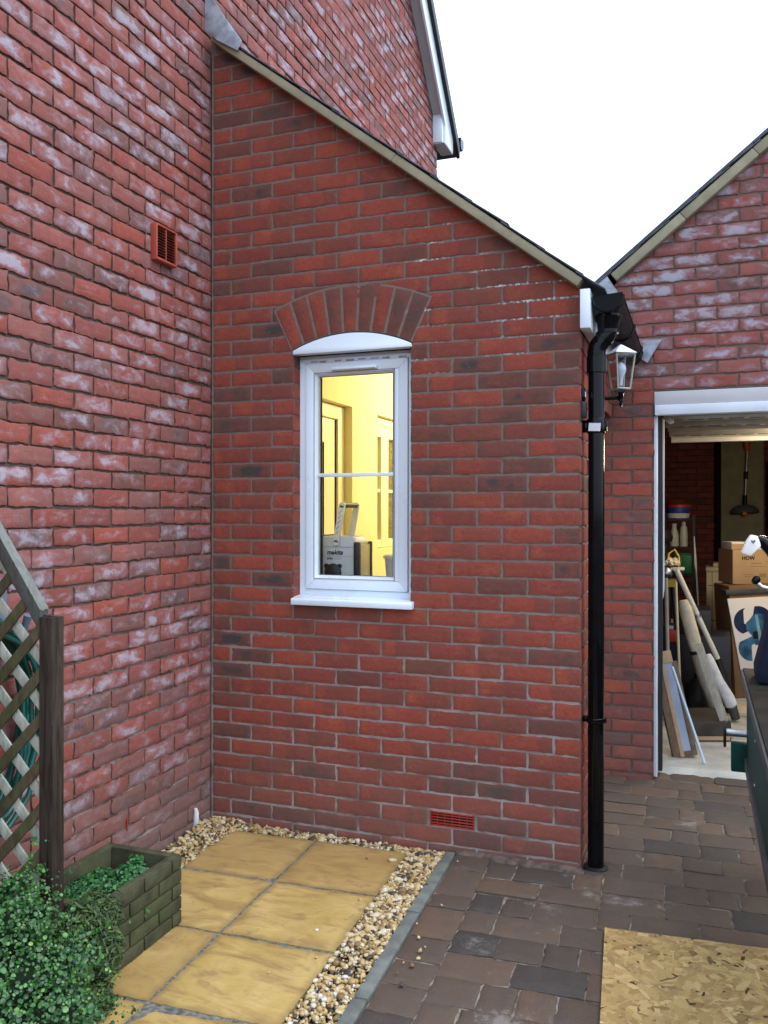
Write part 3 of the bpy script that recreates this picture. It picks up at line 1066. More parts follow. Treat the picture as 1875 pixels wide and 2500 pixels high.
topf = lambda u: float(rake(np.float64(u)))
holes = [(WX0, WX1, WZ0, 2.255), (1.128, 1.347, .078, .147)]
rects = bond(0.012, 1.80, -.075, 3.75, .1125, 0.0, top=topf, holes=holes)
lo_r = [r for r in rects if not (r[2] > 2.2 and r[2] < 2.43 and r[1] > WX0 - .1 and r[0] < WX1 + .1)]
ar_r = [r for r in rects if (r[2] > 2.2 and r[2] < 2.43 and r[1] > WX0 - .1 and r[0] < WX1 + .1)]
# bricks behind the arch ring are kept only where they show outside it
ar_k = []
for (a, c, z0, z1) in ar_r:
    for (p, q) in ((a, min(c, AC - math.sin(AH) * RI * 1.0)), (max(a, AC + math.sin(AH) * RI * 1.0), c)):
        if q - p > .02: ar_k.append((p, q, z0, z1))
parts = [brick_shell(lo_r + ar_k, O_, X_, -Y_, top=rake, seed=41, depth=.010, jit=.0010)]
us = np.unique(np.concatenate([np.linspace(0, WX0, 6), np.linspace(WX0, WX1, 24), np.linspace(WX1, 1.8, 8)]))
Rm = .0032
m1 = mortar_cols(np.linspace(0, WX0, 6), lambda u: -.11, topf, O_, X_, -Y_, Rm)
m2 = mortar_cols(np.linspace(WX1, 1.797, 8), lambda u: -.11, topf, O_, X_, -Y_, Rm)
m3 = mortar_cols(np.linspace(WX0, WX1, 3), lambda u: -.11, lambda u: WZ0, O_, X_, -Y_, Rm)
m4 = mortar_cols(np.linspace(WX0, WX1, 24), lambda u: float(arc(np.float64(u), RI + .004)), topf, O_, X_, -Y_, Rm)
# brick returns of the window opening
rv = bond(0.0, .115, WZ0, 2.26, 0.0, 0.0)
parts.append(brick_shell([(r[0] + .001, .115, r[2], r[3]) for r in rv if r[1] - r[0] > .05], np.array([WX0, 0, 0]), Y_, X_, seed=43, depth=.006, proud=.001))
parts.append(brick_shell([(r[0] + .001, .115, r[2], r[3]) for r in rv if r[1] - r[0] > .05], np.array([WX1, 0, 0]), Y_, -X_, seed=44, depth=.006, proud=.001))
mr1 = mortar_cols(np.array([0.004, .31]), lambda u: WZ0 - .02, lambda u: 2.26, np.array([WX0, 0, 0]), Y_, X_, .003)
mr2 = mortar_cols(np.array([0.004, .31]), lambda u: WZ0 - .02, lambda u: 2.26, np.array([WX1, 0, 0]), Y_, -X_, .003)
wall_mesh('front_wall', parts, [m1, m2, m3, m4, mr1, mr2], [M_['brick_front'], M_['mortar_front']], ext)

# arch of nine bricks on edge, on its own bed of mortar
rs = np.random.default_rng(8)
nb = 9
Vs, Fs, As = [], [], []
base = 0
for k in range(nb):
    a0 = -AH + 2 * AH * k / nb
    a1 = -AH + 2 * AH * (k + 1) / nb
    g0 = .0064
    nr, na = 7, 5
    su = np.array([0, 0, .1, .5, .9, 1, 1.]); du = np.array([-1, -.2, 0, 0, 0, -.2, -1])
    sv = np.array([0, 0, .03, .35, .65, .97, 1, 1.]); dv = np.array([-1, -.2, 0, 0, 0, 0, -.2, -1])
    GU, GV = np.meshgrid(su, sv, indexing='ij')
    D = np.minimum(du[:, None], dv[None, :]) * .0105
    r = RI + .003 + GV * (RO - RI - .008)
    ang = (a0 + g0 / r) + GU * ((a1 - a0) - 2 * g0 / r) + rs.normal(0, .0008, (len(su), 1))
    x = AC + np.sin(ang) * r; z = AZ + np.cos(ang) * r
    y = -(D + .0045) + rs.normal(0, .0004, D.shape)
    Vs.append(np.stack([x, y, z], -1).reshape(-1, 3))
    nu, nv = len(su), len(sv)
    ii, jj = np.meshgrid(np.arange(nu - 1), np.arange(nv - 1), indexing='ij')
    q0 = (ii * nv + jj).ravel()
    Fs.append(np.stack([q0, q0 + nv, q0 + nv + 1, q0 + 1], 1) + base)
    A = np.zeros((nu, nv, 4)); A[..., 0] = rs.choice([.2, .45, .72, .8, .85]); A[..., 1] = rs.random(); A[..., 2] = GV; A[..., 3] = GU
    As.append(A.reshape(-1, 4)); base += nu * nv
nA = 28
av = []
for k in range(nA + 1):
    a = -AH * 1.01 + 2 * AH * 1.01 * k / nA
    for rr_ in (RI + .001, RO + .004):
        av.append((AC + math.sin(a) * rr_, -.0012, AZ + math.cos(a) * rr_))
af = np.array([(2 * k, 2 * k + 2, 2 * k + 3, 2 * k + 1) for k in range(nA)])
uf = []                                      # underside of the arch ring
uv = []
for k in range(nA + 1):
    a = -AH * 1.01 + 2 * AH * 1.01 * k / nA
    for y in (-.0012, .12):
        uv.append((AC + math.sin(a) * (RI + .001), y, AZ + math.cos(a) * (RI + .001)))
wall_mesh('arch', [(np.concatenate(Vs), np.concatenate(Fs), np.concatenate(As))],
          [(np.array(av), af), (np.array(uv), af)], [M_['brick_front'], M_['mortar_front']], ext)

# right-hand side wall with its white door beyond
rects = bond(0.004, .285, -.075, 2.38, .0, 0.0)
rects += bond(.285, 1.38, 2.06, 2.38, .0, 0.0)
ps = brick_shell(rects, np.array([1.80, 0, 0]), Y_, X_, seed=47, depth=.008)
ms = mortar_cols(np.array([0.0, .285]), lambda u: -.11, lambda u: 2.40, np.array([1.80, 0, 0]), Y_, X_, .005)
ms2 = mortar_cols(np.array([.285, 1.38]), lambda u: 2.06, lambda u: 2.40, np.array([1.80, 0, 0]), Y_, X_, .005)
wall_mesh('side_wall', [ps], [ms, ms2], [M_['brick_front'], M_['mortar_front']], ext)
b = MB(); b.box(1.66, 1.733, .286, .345, -.03, 2.06).box(1.66, 1.733, 1.30, 1.36, -.03, 2.06).box(1.66, 1.733, .345, 1.30, 2.0, 2.06)
b.pieces = b.pieces
df = b.build('door_frame', M_['upvc'], ext, bev=.003)
b = MB(); b.box(1.67, 1.715, .347, 1.298, -.02, 1.998); b.build('side_door', M_['upvc'], ext, bev=.003)
b = MB(); b.box(1.70, 1.738, 1.36, 3.9, -.05, 2.4).box(1.70, 1.738, .30, 1.36, 2.06, 2.4); b.build('inner_side_wall', M_['plaster'], ext, smooth=False)

# roof: cream undercloak, slates with stepped tails, plain roof plane behind
du = Vector((1, 0, -SL)).normalized()
nu_ = Vector((SL, 0, 1)).normalized()
Lr = 2.33
p0 = Vector((-.0, 0, 3.813))


def rp(s, n, y): return p0 + du * s + nu_ * n + Vector((0, y, 0))


b = MB()
segs = [0.03, 1.22, 2.262]
for a, c in zip(segs[:-1], segs[1:]):
    t = random.uniform(-.0004, .0004)
    b.prism([rp(a, t, -.055), rp(c - .0005, t, -.055), rp(c - .0005, .038 + t, -.055), rp(a, .038 + t, -.055)], (0, .06, 0))
b.build('undercloak', M_['undercloak'], ext, bev=.004)
b = MB()
rs = np.random.default_rng(3)
s = .02
while s < 2.32:
    L = min(.225, 2.355 - s)
    lift = rs.uniform(.003, .009)
    b.prism([rp(s, .041, -.062), rp(s + L + .01, .041 + lift, -.062), rp(s + L + .01, .048 + lift, -.062), rp(s, .047, -.062)], (0, .30, 0))
    s += .2
b.build('verge_slates', M_['slate'], ext, bev=.0015)
b = MB()
b.prism([rp(-.02, .044, .22), rp(2.345, .046, .22), rp(2.345, .06, .22), rp(-.02, .06, .22)], (0, 3.7, 0))
b.build('roof', M_['slate'], ext, smooth=False)
b = MB()                                     # lead flashing dressed over the top of the verge
b.prism([(.003, -.069, 3.838), (.075, -.074, 3.772), (.188, -.072, 3.702), (.207, -.066, 3.750), (.110, -.066, 3.885), (.003, -.062, 4.05)], (0, .004, 0))
b.build('lead_flashing', M_['lead'], ext, bev=.0012)

# fascia, gutter and downpipe
b = MB(); b.box(1.803, 1.845, -.062, 1.375, 2.252, 2.415); b.build('fascia', M_['upvc'], ext, bev=.003)
gut = MB()
GX, GZ, GR = 1.912, 2.385, .060
for y0, y1 in ((-.02, 1.375),):
    n = 14
    for r, fl_ in ((GR, 0), (GR - .003, 1)):
        vs = []
        for k in range(n + 1):
            a = math.pi + math.pi * k / n
            vs += [(GX + math.cos(a) * r, y0, GZ + math.sin(a) * r * 1.05), (GX + math.cos(a) * r, y1, GZ + math.sin(a) * r * 1.05)]
        gut.add(vs, [(2 * k, 2 * k + 1, 2 * k + 3, 2 * k + 2) for k in range(n)])
    gut.box(GX - GR - .003, GX - GR + .003, y0, y1, GZ - .002, GZ + .006).box(GX + GR - .003, GX + GR + .003, y0, y1, GZ - .002, GZ + .006)
pr = [(GX + math.cos(a) * GR, -.021, GZ + math.sin(a) * GR * 1.05) for a in np.linspace(math.pi, 2 * math.pi, 20)]
gut.prism(pr + [(GX + GR, -.021, GZ + .012), (GX - GR, -.021, GZ + .004)], (0, -.008, 0))
gut.box(GX - .012, GX + .012, -.028, .12, GZ - .005, GZ + .004)
M_['gutter_pvc'] = plain('matt_gutter_pvc', (0.004, 0.0042, 0.0048), 0.45, 0.2, 20, spec=0.12)
go = gut.build('gutter', M_['gutter_pvc'], ext)
b = MB()
rim = [(GX + math.cos(a) * (GR + .003), -.026, GZ + math.sin(a) * (GR + .003) * 1.05) for a in np.linspace(math.pi, 2 * math.pi, 20)]
b.tube(rim, .0055, 6)
b.build('stop_end_rim', M_['black_pvc'], go)
b = MB()
for yb in (.62, 1.2):
    rim = [(GX + math.cos(a) * (GR + .004), yb, GZ + math.sin(a) * (GR + .004) * 1.05) for a in np.linspace(math.pi * .95, 2.05 * math.pi, 16)]
    b.tube(rim, .006, 6)
b.build_each('gutter_clip', M_['black_pvc'], go)
PX, PY, PR = 1.857, .061, .0340
b = MB()
b.lathe([(.056, .0), (.056, -.02), (.047, -.032), (.043, -.075)], (1.905, .070, 2.325), seg=24)
b.build('running_outlet', M_['black_pvc'], ext)
dp = MB()
path = [(1.905, .070, 2.30), (1.905, .070, 2.266), (1.902, .069, 2.248), (1.893, .067, 2.232), (1.870, .063, 2.205), (1.861, .061, 2.190), (PX, PY, 2.170), (PX, PY, 2.12)]
dp.tube(path, [.039] * 7 + [.036], 20)
dp.tube([(PX, PY, 2.14), (PX, PY, -.02)], PR, 28)
dpo = dp.build('downpipe', M_['black_pvc'], ext)
b = MB()
for z0 in (2.272, 2.248): b.lathe([(.0445, 0), (.0445, .014)], (1.905, .070, z0), seg=24)
b.lathe([(.039, -.05), (.041, -.048), (.041, .02), (.039, .022)], (PX, PY, 2.130), seg=24)
b.tube([(1.890, .0665, 2.2285), (1.884, .0655, 2.2215)], .0435, 20)
b.build_each('pipe_socket', M_['black_pvc'], dpo)
for zc, hh in ((1.855, .032), (.60, .012)):
    b = MB()
    b.lathe([(PR + .001, -hh), (PR + .005, -hh + .002), (PR + .005, hh - .002), (PR + .001, hh)], (PX, PY, zc), seg=28)
    b.box(1.80, PX - .02, PY - .012, PY + .03, zc - hh * .8, zc + hh * .8)
    b.box(PX - .045, PX + .045, PY - .006, PY + .012, zc - hh * .8, zc + hh * .8)
    cl = b.build('pipe_clip', M_['black_pvc'], dpo, bev=.002)
    if zc > 1:
        b = MB()  # white plate added as the sky's reflection on the clip
        b.box(-.026, .026, -.0015, .0015, -.017, .017, X=Matrix.Translation((PX - .003, PY - PR - .0085, zc - .008)) @ Matrix.Rotation(R(-18), 4, 'Z') @ Matrix.Rotation(R(4), 4, 'Y'))
        b.build('clip_glint', M_['upvc_matt'], cl)
b = MB(); b.lathe([(.052, 0), (.052, .010), (.036, .014)], (PX, PY, -.036), seg=24); b.build('gully_collar', M_['black_matt'], ext)

b = MB(); b.prism([(1.262, -.030, -.036), (1.262, -.002, -.036), (1.262, -.002, -.014), (1.262, -.012, -.018)], (.545, -.002, 0)); b.build('mortar_fillet', M_['fillet'], ext)
# air brick near the foot of the front wall
b = MB()
x0, x1, z0, z1 = 1.136, 1.340, .081, .144
b.box(x0, x1, -.004, .02, z0, z0 + .005).box(x0, x1, -.004, .02, z1 - .005, z1).box(x0, x0 + .005, -.004, .02, z0, z1).box(x1 - .005, x1, -.004, .02, z0, z1)
for k in range(1, 5): z = z0 + (z1 - z0) * k / 5; b.box(x0, x1, -.003, .004, z - .0024, z + .0024)
for k in range(1, 6): x = x0 + (x1 - x0) * k / 6; b.box(x - .0018, x + .0018, .0005, .004, z0, z1)
b.m = 1
b.box(x0, x1, .0016, .0028, z0, z1)
b.build('air_brick', [M_['airbrick'], M_['dark_gap']], ext, bev=.0006, seg=1)

# ------------------------------------------------------------------ the window of the extension
win = MB()
FX0, FX1, FZ0, FZ1, FY = .4525, 1.040, 1.078, 2.224, .068


def ring(b, x0, x1, z0, z1, w, y0, y1):
    b.prism([(x0, y0, z0), (x1, y0, z0), (x1 - w, y0, z0 + w), (x0 + w, y0, z0 + w)], (0, y1 - y0, 0))
    b.prism([(x1, y0, z0), (x1, y0, z1), (x1 - w, y0, z1 - w), (x1 - w, y0, z0 + w)], (0, y1 - y0, 0))
    b.prism([(x1, y0, z1), (x0, y0, z1), (x0 + w, y0, z1 - w), (x1 - w, y0, z1 - w)], (0, y1 - y0, 0))
    b.prism([(x0, y0, z1), (x0, y0, z0), (x0 + w, y0, z0 + w), (x0 + w, y0, z1 - w)], (0, y1 - y0, 0))


ring(win, FX0, FX1, FZ0, FZ1, .042, FY, FY + .065)
win.box(FX1 - .060, FX1 - .041, FY - .004, FY + .06, FZ0 + .04, FZ1 - .04)
wo = win.build('window', M_['upvc'], ext, bev=.003)
sa = MB()
sx0, sx1, sz0, sz1 = .490, 1.008, 1.117, 2.200
ring(sa, sx0, sx1, sz0, sz1, .046, FY - .012, FY + .05)
sa.box(sx1 - .067, sx1 - .045, FY - .0117, FY + .049, sz0 + .047, sz1 - .047)
sa.box(sx0 + .047, sx1 - .068, FY - .0117, FY + .049, sz1 - .053, sz1 - .045)
sa.box(sx0 + .047, sx1 - .068, FY - .0117, FY + .049, sz0 + .045, sz0 + .055)
sash = sa.build('sash', M_['upvc'], wo, bev=.005)
sb = MB()
gx0, gx1, gz0, gz1 = sx0 + .046, sx1 - .065, sz0 + .053, sz1 - .050
for (a, c, q, d) in ((gx0 - .001, gx1 + .001, gz0 - .001, gz1 + .001),):
    w = .015
    sb.prism([(a, FY - .008, q), (c, FY - .008, q), (c - w, FY + .012, q + w), (a + w, FY + .012, q + w)], (0, .012, 0))
    sb.prism([(c, FY - .008, q), (c, FY - .008, d), (c - w, FY + .012, d - w), (c - w, FY + .012, q + w)], (0, .012, 0))
    sb.prism([(c, FY - .008, d), (a, FY - .008, d), (a + w, FY + .012, d - w), (c - w, FY + .012, d - w)], (0, .012, 0))
    sb.prism([(a, FY - .008, d), (a, FY - .008, q), (a + w, FY + .012, q + w), (a + w, FY + .012, d - w)], (0, .012, 0))
sb.build('glazing_bead', M_['upvc'], wo)
b = MB()  # grey rings painted in as shadow lines round sash, bead and pane
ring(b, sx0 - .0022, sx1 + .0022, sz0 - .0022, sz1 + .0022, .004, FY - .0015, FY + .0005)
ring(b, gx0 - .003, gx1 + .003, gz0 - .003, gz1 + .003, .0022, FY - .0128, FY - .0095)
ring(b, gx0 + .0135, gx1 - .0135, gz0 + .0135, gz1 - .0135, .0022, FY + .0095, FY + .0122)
b.build('shadow_line', M_['shadow_line'], wo, smooth=False)
b = MB(); b.box(gx0 + .005, gx1 - .005, FY + .0125, FY + .0145, gz0 + .005, gz1 - .005); b.build('pane', M_['glass'], wo, smooth=False)
b = MB(); b.box(gx0 + .010, gx1 - .010, FY + .002, FY + .0122, 1.654, 1.672); b.build('glazing_bar', M_['upvc'], wo, bev=.004)
b = MB(); b.box(gx0 + .008, gx0 + .014, FY + .03, FY + .05, gz0, gz1); b.build('spacer_bar', M_['dark_gap'], wo)
b = MB(); b.box(.632, .862, FY - .034, FY - .0125, sz1 - .044, sz1 - .026); b.box(.638, .856, FY - .044, FY - .0342, sz1 - .042, sz1 - .031); b.build('trickle_vent', M_['upvc'], wo, bev=.003)
b = MB()
b.box(FX0 - .002, FX1 + .002, FY - .001, FY + .06, FZ1 + .0005, FZ1 + .012)
b.build('protective_tape', M_['soffit'], wo)
b = MB()
rs = np.random.default_rng(4)
for k in range(8):
    x = FX0 + .05 + k * .064 + rs.uniform(-.012, .012)
    b.box(x, x + rs.uniform(.03, .042), FY - .0016, FY - .0004, FZ1 - .022 + rs.uniform(-.004, .004), FZ1 - .012)
b.build_each('film_mark', M_['film_print'], wo, smooth=False)
b = MB()
b.prism([(.458, -.042, 1.048), (.458, -.042, 1.073), (.458, -.036, 1.079), (.458, -.002, 1.082), (.458, -.002, 1.048)], (.602, 0, 0))
b.prism([(WX0 + .001, -.002, 1.048), (WX0 + .001, -.002, 1.082), (WX0 + .001, .07, 1.088), (WX0 + .001, .07, 1.063)], (WX1 - WX0 - .002, 0, 0))
b.build('sill', M_['upvc'], wo, bev=.003)
b = MB()                                     # curved head panel under the arch
pts = [(.452, -.010, 2.236), (1.050, -.010, 2.236)]
for a in np.linspace(AH * .985, -AH * .985, 22):
    pts.append((AC + .004 + math.sin(a) * (RI - .003), -.010, -.004 + AZ + math.cos(a) * (RI - .003)))
b.prism(pts, (0, .05, 0))
b.build('arched_head_panel', M_['upvc'], wo, bev=.002)
b = MB(); b.box(WX0, WX1, .072, .125, FZ1 + .001, 2.34); b.build('head_gap_shade', M_['dark_gap'], wo)  # near-black board blocks the head gap and paints its shade
b = MB(); b.box(WX0 - .004, FX0 - .001, .03, .055, 1.162, 1.182); b.build('packer', M_['upvc'], wo)
b = MB(); b.box(FX0 - .010, FX0 + .001, .026, .056, 1.166, 1.190); b.build('packer', M_['green'], wo)
b = MB(); b.box(FX1 - .004, FX1 + .001, .055, .075, 1.215, 1.25).box(FX1 - .004, FX1 + .001, .055, .075, 2.06, 2.09); b.build_each('packer', M_['blue'], wo)

# ------------------------------------------------------------------ room inside the extension
b = MB()
IX1 = 1.695
zc = lambda x: 3.62 - SL * x
b.box(-.14, -.10, .30, 4.0, -.05, 3.7)                       # plane behind the recesses
b.box(-.10, .004, .30, .93, 0, 3.64)                        # house wall, plastered, with its openings
b.box(-.10, .004, .93, 1.827, 2.217, 3.64)
b.box(-.10, .004, 1.827, 2.32, 0, 3.64)
b.box(-.10, .004, 2.32, 3.35, 2.217, 3.64).box(-.10, .004, 2.32, 3.35, 0, 1.206)
b.box(-.10, .004, 3.35, 4.0, 0, 3.64)
def slope_wall(xa, xb, y, z0, th=.012):
    b.prism([(xa, y, z0), (xb, y, z0), (xb, y, zc(xb)), (xa, y, zc(xa))], (0, th, 0))


slope_wall(.004, IX1, 3.9, 0, .05)
slope_wall(.004, WX0 - .001, .30, 0); slope_wall(WX1 + .001, IX1, .30, 0); slope_wall(WX0 - .001, WX1 + .001, .30, 2.26)
b.box(WX0 - .001, WX1 + .001, .30, .312, 0, 1.06)
b.box(WX0 - .001, WX0 + .006, .135, .31, 1.06, 2.26).box(WX1 - .006, WX1 + .001, .135, .31, 1.06, 2.26).box(WX0, WX1, .135, .31, 2.246, 2.262)
b.prism([(.004, .30, zc(0)), (IX1 + .04, .30, zc(IX1 + .04)), (IX1 + .04, .30, zc(IX1 + .04) + .03), (.004, .30, zc(0) + .03)], (0, 3.65, 0))
b.build('inner_plaster', M_['plaster'], ext, smooth=False)
b = MB(); b.box(-.1, IX1, .30, 3.95, -.06, -.01); b.build('inner_floor', M_['concrete'], ext, smooth=False)
b = MB(); b.box(WX0, WX1, .13, .36, 1.06, 1.088); b.box(.30, 1.30, .30, .85, 1.05, 1.088); b.build('window_board', M_['plaster_white'], ext, bev=.003)
idr = MB(); idr.box(-.098, -.055, .935, .985, 0, 2.21).box(-.098, -.055, 1.72, 1.824, 0, 2.21).box(-.098, -.055, .985, 1.72, 2.12, 2.21)
ido = idr.build('inner_door', M_['plaster_white'], ext, bev=.004)
b = MB(); b.box(-.095, -.075, .99, 1.715, 0, 2.115); b.build('door_leaf', M_['plaster_white'], ido)
b = MB(); b.box(-.075, -.07, 1.700, 1.716, 0, 2.115).box(-.074, -.069, 1.50, 1.512, .5, 1.95); b.build_each('door_gap', M_['dark_gap'], ido)
iw = MB()
iw.box(-.098, -.03, 2.325, 2.40, 1.21, 2.15).box(-.098, -.03, 2.50, 2.66, 1.21, 2.15).box(-.098, -.03, 3.25, 3.345, 1.21, 2.15)
iw.box(-.098, -.03, 2.40, 2.50, 1.21, 1.27).box(-.098, -.03, 2.40, 2.50, 2.06, 2.15).box(-.098, -.03, 2.66, 3.25, 1.21, 1.27).box(-.098, -.03, 2.66, 3.25, 2.06, 2.15)
iw.box(-.098, -.04, 2.40, 2.50, 1.635, 1.66).box(-.098, -.04, 2.66, 3.25, 1.635, 1.66)
iw.box(-.098, -.02, 2.325, 3.345, 2.15, 2.20)
iwo = iw.build('inner_window', M_['plaster_white'], ext, bev=.004)
b = MB(); b.box(-.09, -.075, 2.40, 2.50, 1.27, 2.06).box(-.09, -.075, 2.66, 3.25, 1.27, 2.06); b.build_each('pane', M_['dark_glass'], iwo, smooth=False)
ld_ = bpy.data.lights.new('room_lamp', 'POINT'); ld_.energy = 34; ld_.color = (1.0, .89, .60); ld_.shadow_soft_size = .12
lo_ = bpy.data.objects.new('room_lamp', ld_); COL.objects.link(lo_); lo_.location = (1.05, 2.75, 2.45)


# text helper
def text(name, body, size, mat, parent, X, shear=0.0, bold=0.0):
    cu = bpy.data.curves.new(name, 'FONT')
    cu.body = body; cu.size = size; cu.shear = shear; cu.offset = bold; cu.extrude = .0004; cu.resolution_u = 3
    o = bpy.data.objects.new(name, cu)
    COL.objects.link(o)
    bpy.context.view_layer.update()
    me = bpy.data.meshes.new_from_object(o.evaluated_get(bpy.context.evaluated_depsgraph_get()))
    bpy.data.objects.remove(o)
    me.transform(X)
    return put(name, me, mat, parent)


FRONT = Matrix.Rotation(R(90), 4, 'X')         # text facing -y

case = thing('tool_case', 'grey plastic tool case with white handle and black corner guards, behind the window pane', 'tool case', (.6, .3, 1.088))
b = MB()
b.prism([(.505, .215, 1.088), (.690, .215, 1.088), (.690, .215, 1.335), (.668, .215, 1.366), (.505, .215, 1.366)], (0, .17, 0))
b.build('body', M_['case_grey'], case, bev=.008)
b = MB()
b.box(.482, .508, .208, .392, 1.088, 1.372)
b.box(.676, .706, .206, .238, 1.088, 1.338).box(.690, .708, .365, .394, 1.088, 1.338)
b.build_each('corner_guard', M_['black_matt'], case, bev=.006)
b = MB(); b.box(.691, .704, .24, .364, 1.09, 1.325); b.build('side_panel', M_['cream'], case, bev=.003)
b = MB()
for y in (.198, .385):
    d = Vector((.034, 0, .185)); p = Vector((.585, y, 1.335))
    nrm = Vector((d.z, 0, -d.x)).normalized() * .0155
    b.prism([p - nrm, p + nrm, p + d + nrm, p + d - nrm], (0, .014, 0))
    b.lathe([(.0155, 0), (.0155, .014)], p, (0, 1, 0), 16)
    b.lathe([(.0155, 0), (.0155, .014)], p + d, (0, 1, 0), 16)
b.tube([(.619, .20, 1.520), (.619, .39, 1.520)], .008, 8)
ho = b.build('carry_handle', M_['bottle'], case, bev=.002)
b = MB(); b.tube([(.619, .212, 1.520), (.619, .385, 1.520)], .0135, 12); b.build('handle_grip', M_['black_matt'], ho)
b = MB()
for k in range(5):
    z = 1.375 + k * .026
    x = .5925 + k * .0048
    b.prism([(x - .009, .1965, z), (x - .007, .1965, z - .001), (x + .009, .1965, z + .017), (x + .007, .1965, z + .018)], (0, .002, 0))
for z in (1.342, 1.513): b.lathe([(.0045, 0), (.0045, .003)], (.586 + (z - 1.342) * .18, .1955, z), (0, 1, 0), 10)
b.build_each('handle_rib', M_['grey_ink'], ho)
text('lettering', 'makita', .032, M_['ink'], case, Matrix.Translation((.532, .2135, 1.276)) @ FRONT, .25, .0008)
b = MB()
for k in range(4): b.box(.532 + k * .008, .538 + k * .008, .2132, .2145, 1.250, 1.260)
b.box(.572, .61, .2136, .2145, 1.254, 1.2555).box(.51, .685, .2136, .2145, 1.312, 1.3135).box(.51, .672, .2136, .2145, 1.2665, 1.2675)
b.build_each('print_mark', M_['grey_ink'], case, smooth=False)
b = MB()
b.lathe([(.045, 0), (.045, .006), (.040, .010)], (.566, .215, 1.186), (0, -1, 0), 24)
for x in (.531, .601): b.lathe([(.012, 0), (.012, .008)], (x, .215, 1.218), (0, -1, 0), 14)
b.build('round_latch', M_['black_matt'], case)
tub = thing('plastic_tub', 'white plastic tub with lid beside the tool case behind the window', 'tub', (.86, .36, 1.088))
b = MB(); b.lathe([(.066, 0), (.078, .165)], (.868, .36, 1.088), seg=28); b.build('tub_body', M_['case_grey'], tub)
b = MB(); b.lathe([(.084, .165), (.086, .170), (.086, .180), (.080, .184)], (.868, .36, 1.088), seg=28); b.build('lid', M_['bottle'], tub)

# ------------------------------------------------------------------ garage
GY = 1.38
gar = thing('brick_garage', 'brick garage with open up-and-over door and pitched slate roof at the right', 'garage', (3.1, 1.4, -.03))


def grake(u):
    return 2.79 + .82 * (np.minimum(u, 2 * 3.1 - u) - 1.814)


GJ0, GJ1, GH = 2.032, 4.165, 2.17
gt = lambda u: float(grake(np.float64(u)))
rects = bond(1.715, 4.48, -.075, 4.0, 2.024 - .1125 * 0, 0.0, top=gt, holes=[(GJ0, GJ1, -1, GH)])
# parity: the row resting on the lintel (29) starts at 2.024
rects = bond(1.715, 4.48, -.075, 4.0, 2.024 + .1125, 0.0, top=gt, holes=[(GJ0, GJ1, -1, GH)])
hi = [r for r in rects if r[2] > 2.13]
lo = [r for r in rects if r[2] <= 2.13 and r[1] < 3]
GO = np.array([0, GY, 0])
p1 = brick_shell(hi, GO, X_, -Y_, top=grake, seed=51, depth=.011)
p2 = brick_shell(lo, GO, X_, -Y_, seed=52, depth=.008)
m1 = mortar_cols(np.linspace(1.715, GJ0, 3), lambda u: -.11, gt, GO, X_, -Y_, .0065)
m2 = mortar_cols(np.linspace(GJ0, GJ1, 20), lambda u: GH, gt, GO, X_, -Y_, .0065)
m3 = mortar_cols(np.linspace(GJ1, 4.48, 3), lambda u: -.11, gt, GO, X_, -Y_, .0065)
wall_mesh('gable_front', [p1], [m1, m2, m3], [M_['brick_garage'], M_['mortar_garage']], gar)
b0 = MB()
wall_mesh('door_pier', [p2], [], [M_['brick_pier'], M_['mortar_garage']], gar)
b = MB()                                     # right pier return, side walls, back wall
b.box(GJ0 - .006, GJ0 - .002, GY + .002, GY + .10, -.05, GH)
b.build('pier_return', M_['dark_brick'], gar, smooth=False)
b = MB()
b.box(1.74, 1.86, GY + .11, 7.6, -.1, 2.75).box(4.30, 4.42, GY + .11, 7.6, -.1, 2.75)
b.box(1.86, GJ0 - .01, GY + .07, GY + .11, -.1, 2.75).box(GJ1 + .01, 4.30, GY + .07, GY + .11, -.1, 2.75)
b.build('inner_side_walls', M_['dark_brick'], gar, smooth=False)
rb = bond(1.86, 4.30, -.075, 4.0, 0, 0, top=gt)
pb = brick_shell(rb, np.array([0, 7.55, 0]), X_, -Y_, top=grake, seed=55, lod=0, depth=.007)
mb_ = mortar_cols(np.linspace(1.86, 4.30, 12), lambda u: -.1, gt, np.array([0, 7.55, 0]), X_, -Y_, .004)
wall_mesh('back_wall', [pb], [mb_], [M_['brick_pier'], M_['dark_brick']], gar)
b = MB()
for s in (1, -1):
    f = lambda x: 3.1 + s * (x - 3.1)
    pts = [(f(1.66), GY - .035, 2.79 + .82 * (1.66 - 1.814) + .078), (f(3.1), GY - .035, gt(3.1) + .078), (f(3.1), GY - .035, gt(3.1) + .11), (f(1.66), GY - .035, 2.79 + .82 * (1.66 - 1.814) + .11)]
    b.prism(pts, (0, 6.3, 0))
b.build('roof', M_['slate'], gar, smooth=False)
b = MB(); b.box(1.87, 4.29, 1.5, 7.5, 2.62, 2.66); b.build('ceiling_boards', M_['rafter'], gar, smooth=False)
gd = Vector((1, 0, .82)).normalized(); gn = Vector((-.82, 0, 1)).normalized()
gp = Vector((1.814, 0, 2.79))


def gq(s, n, y): return gp + gd * s + gn * n + Vector((0, y, 0))


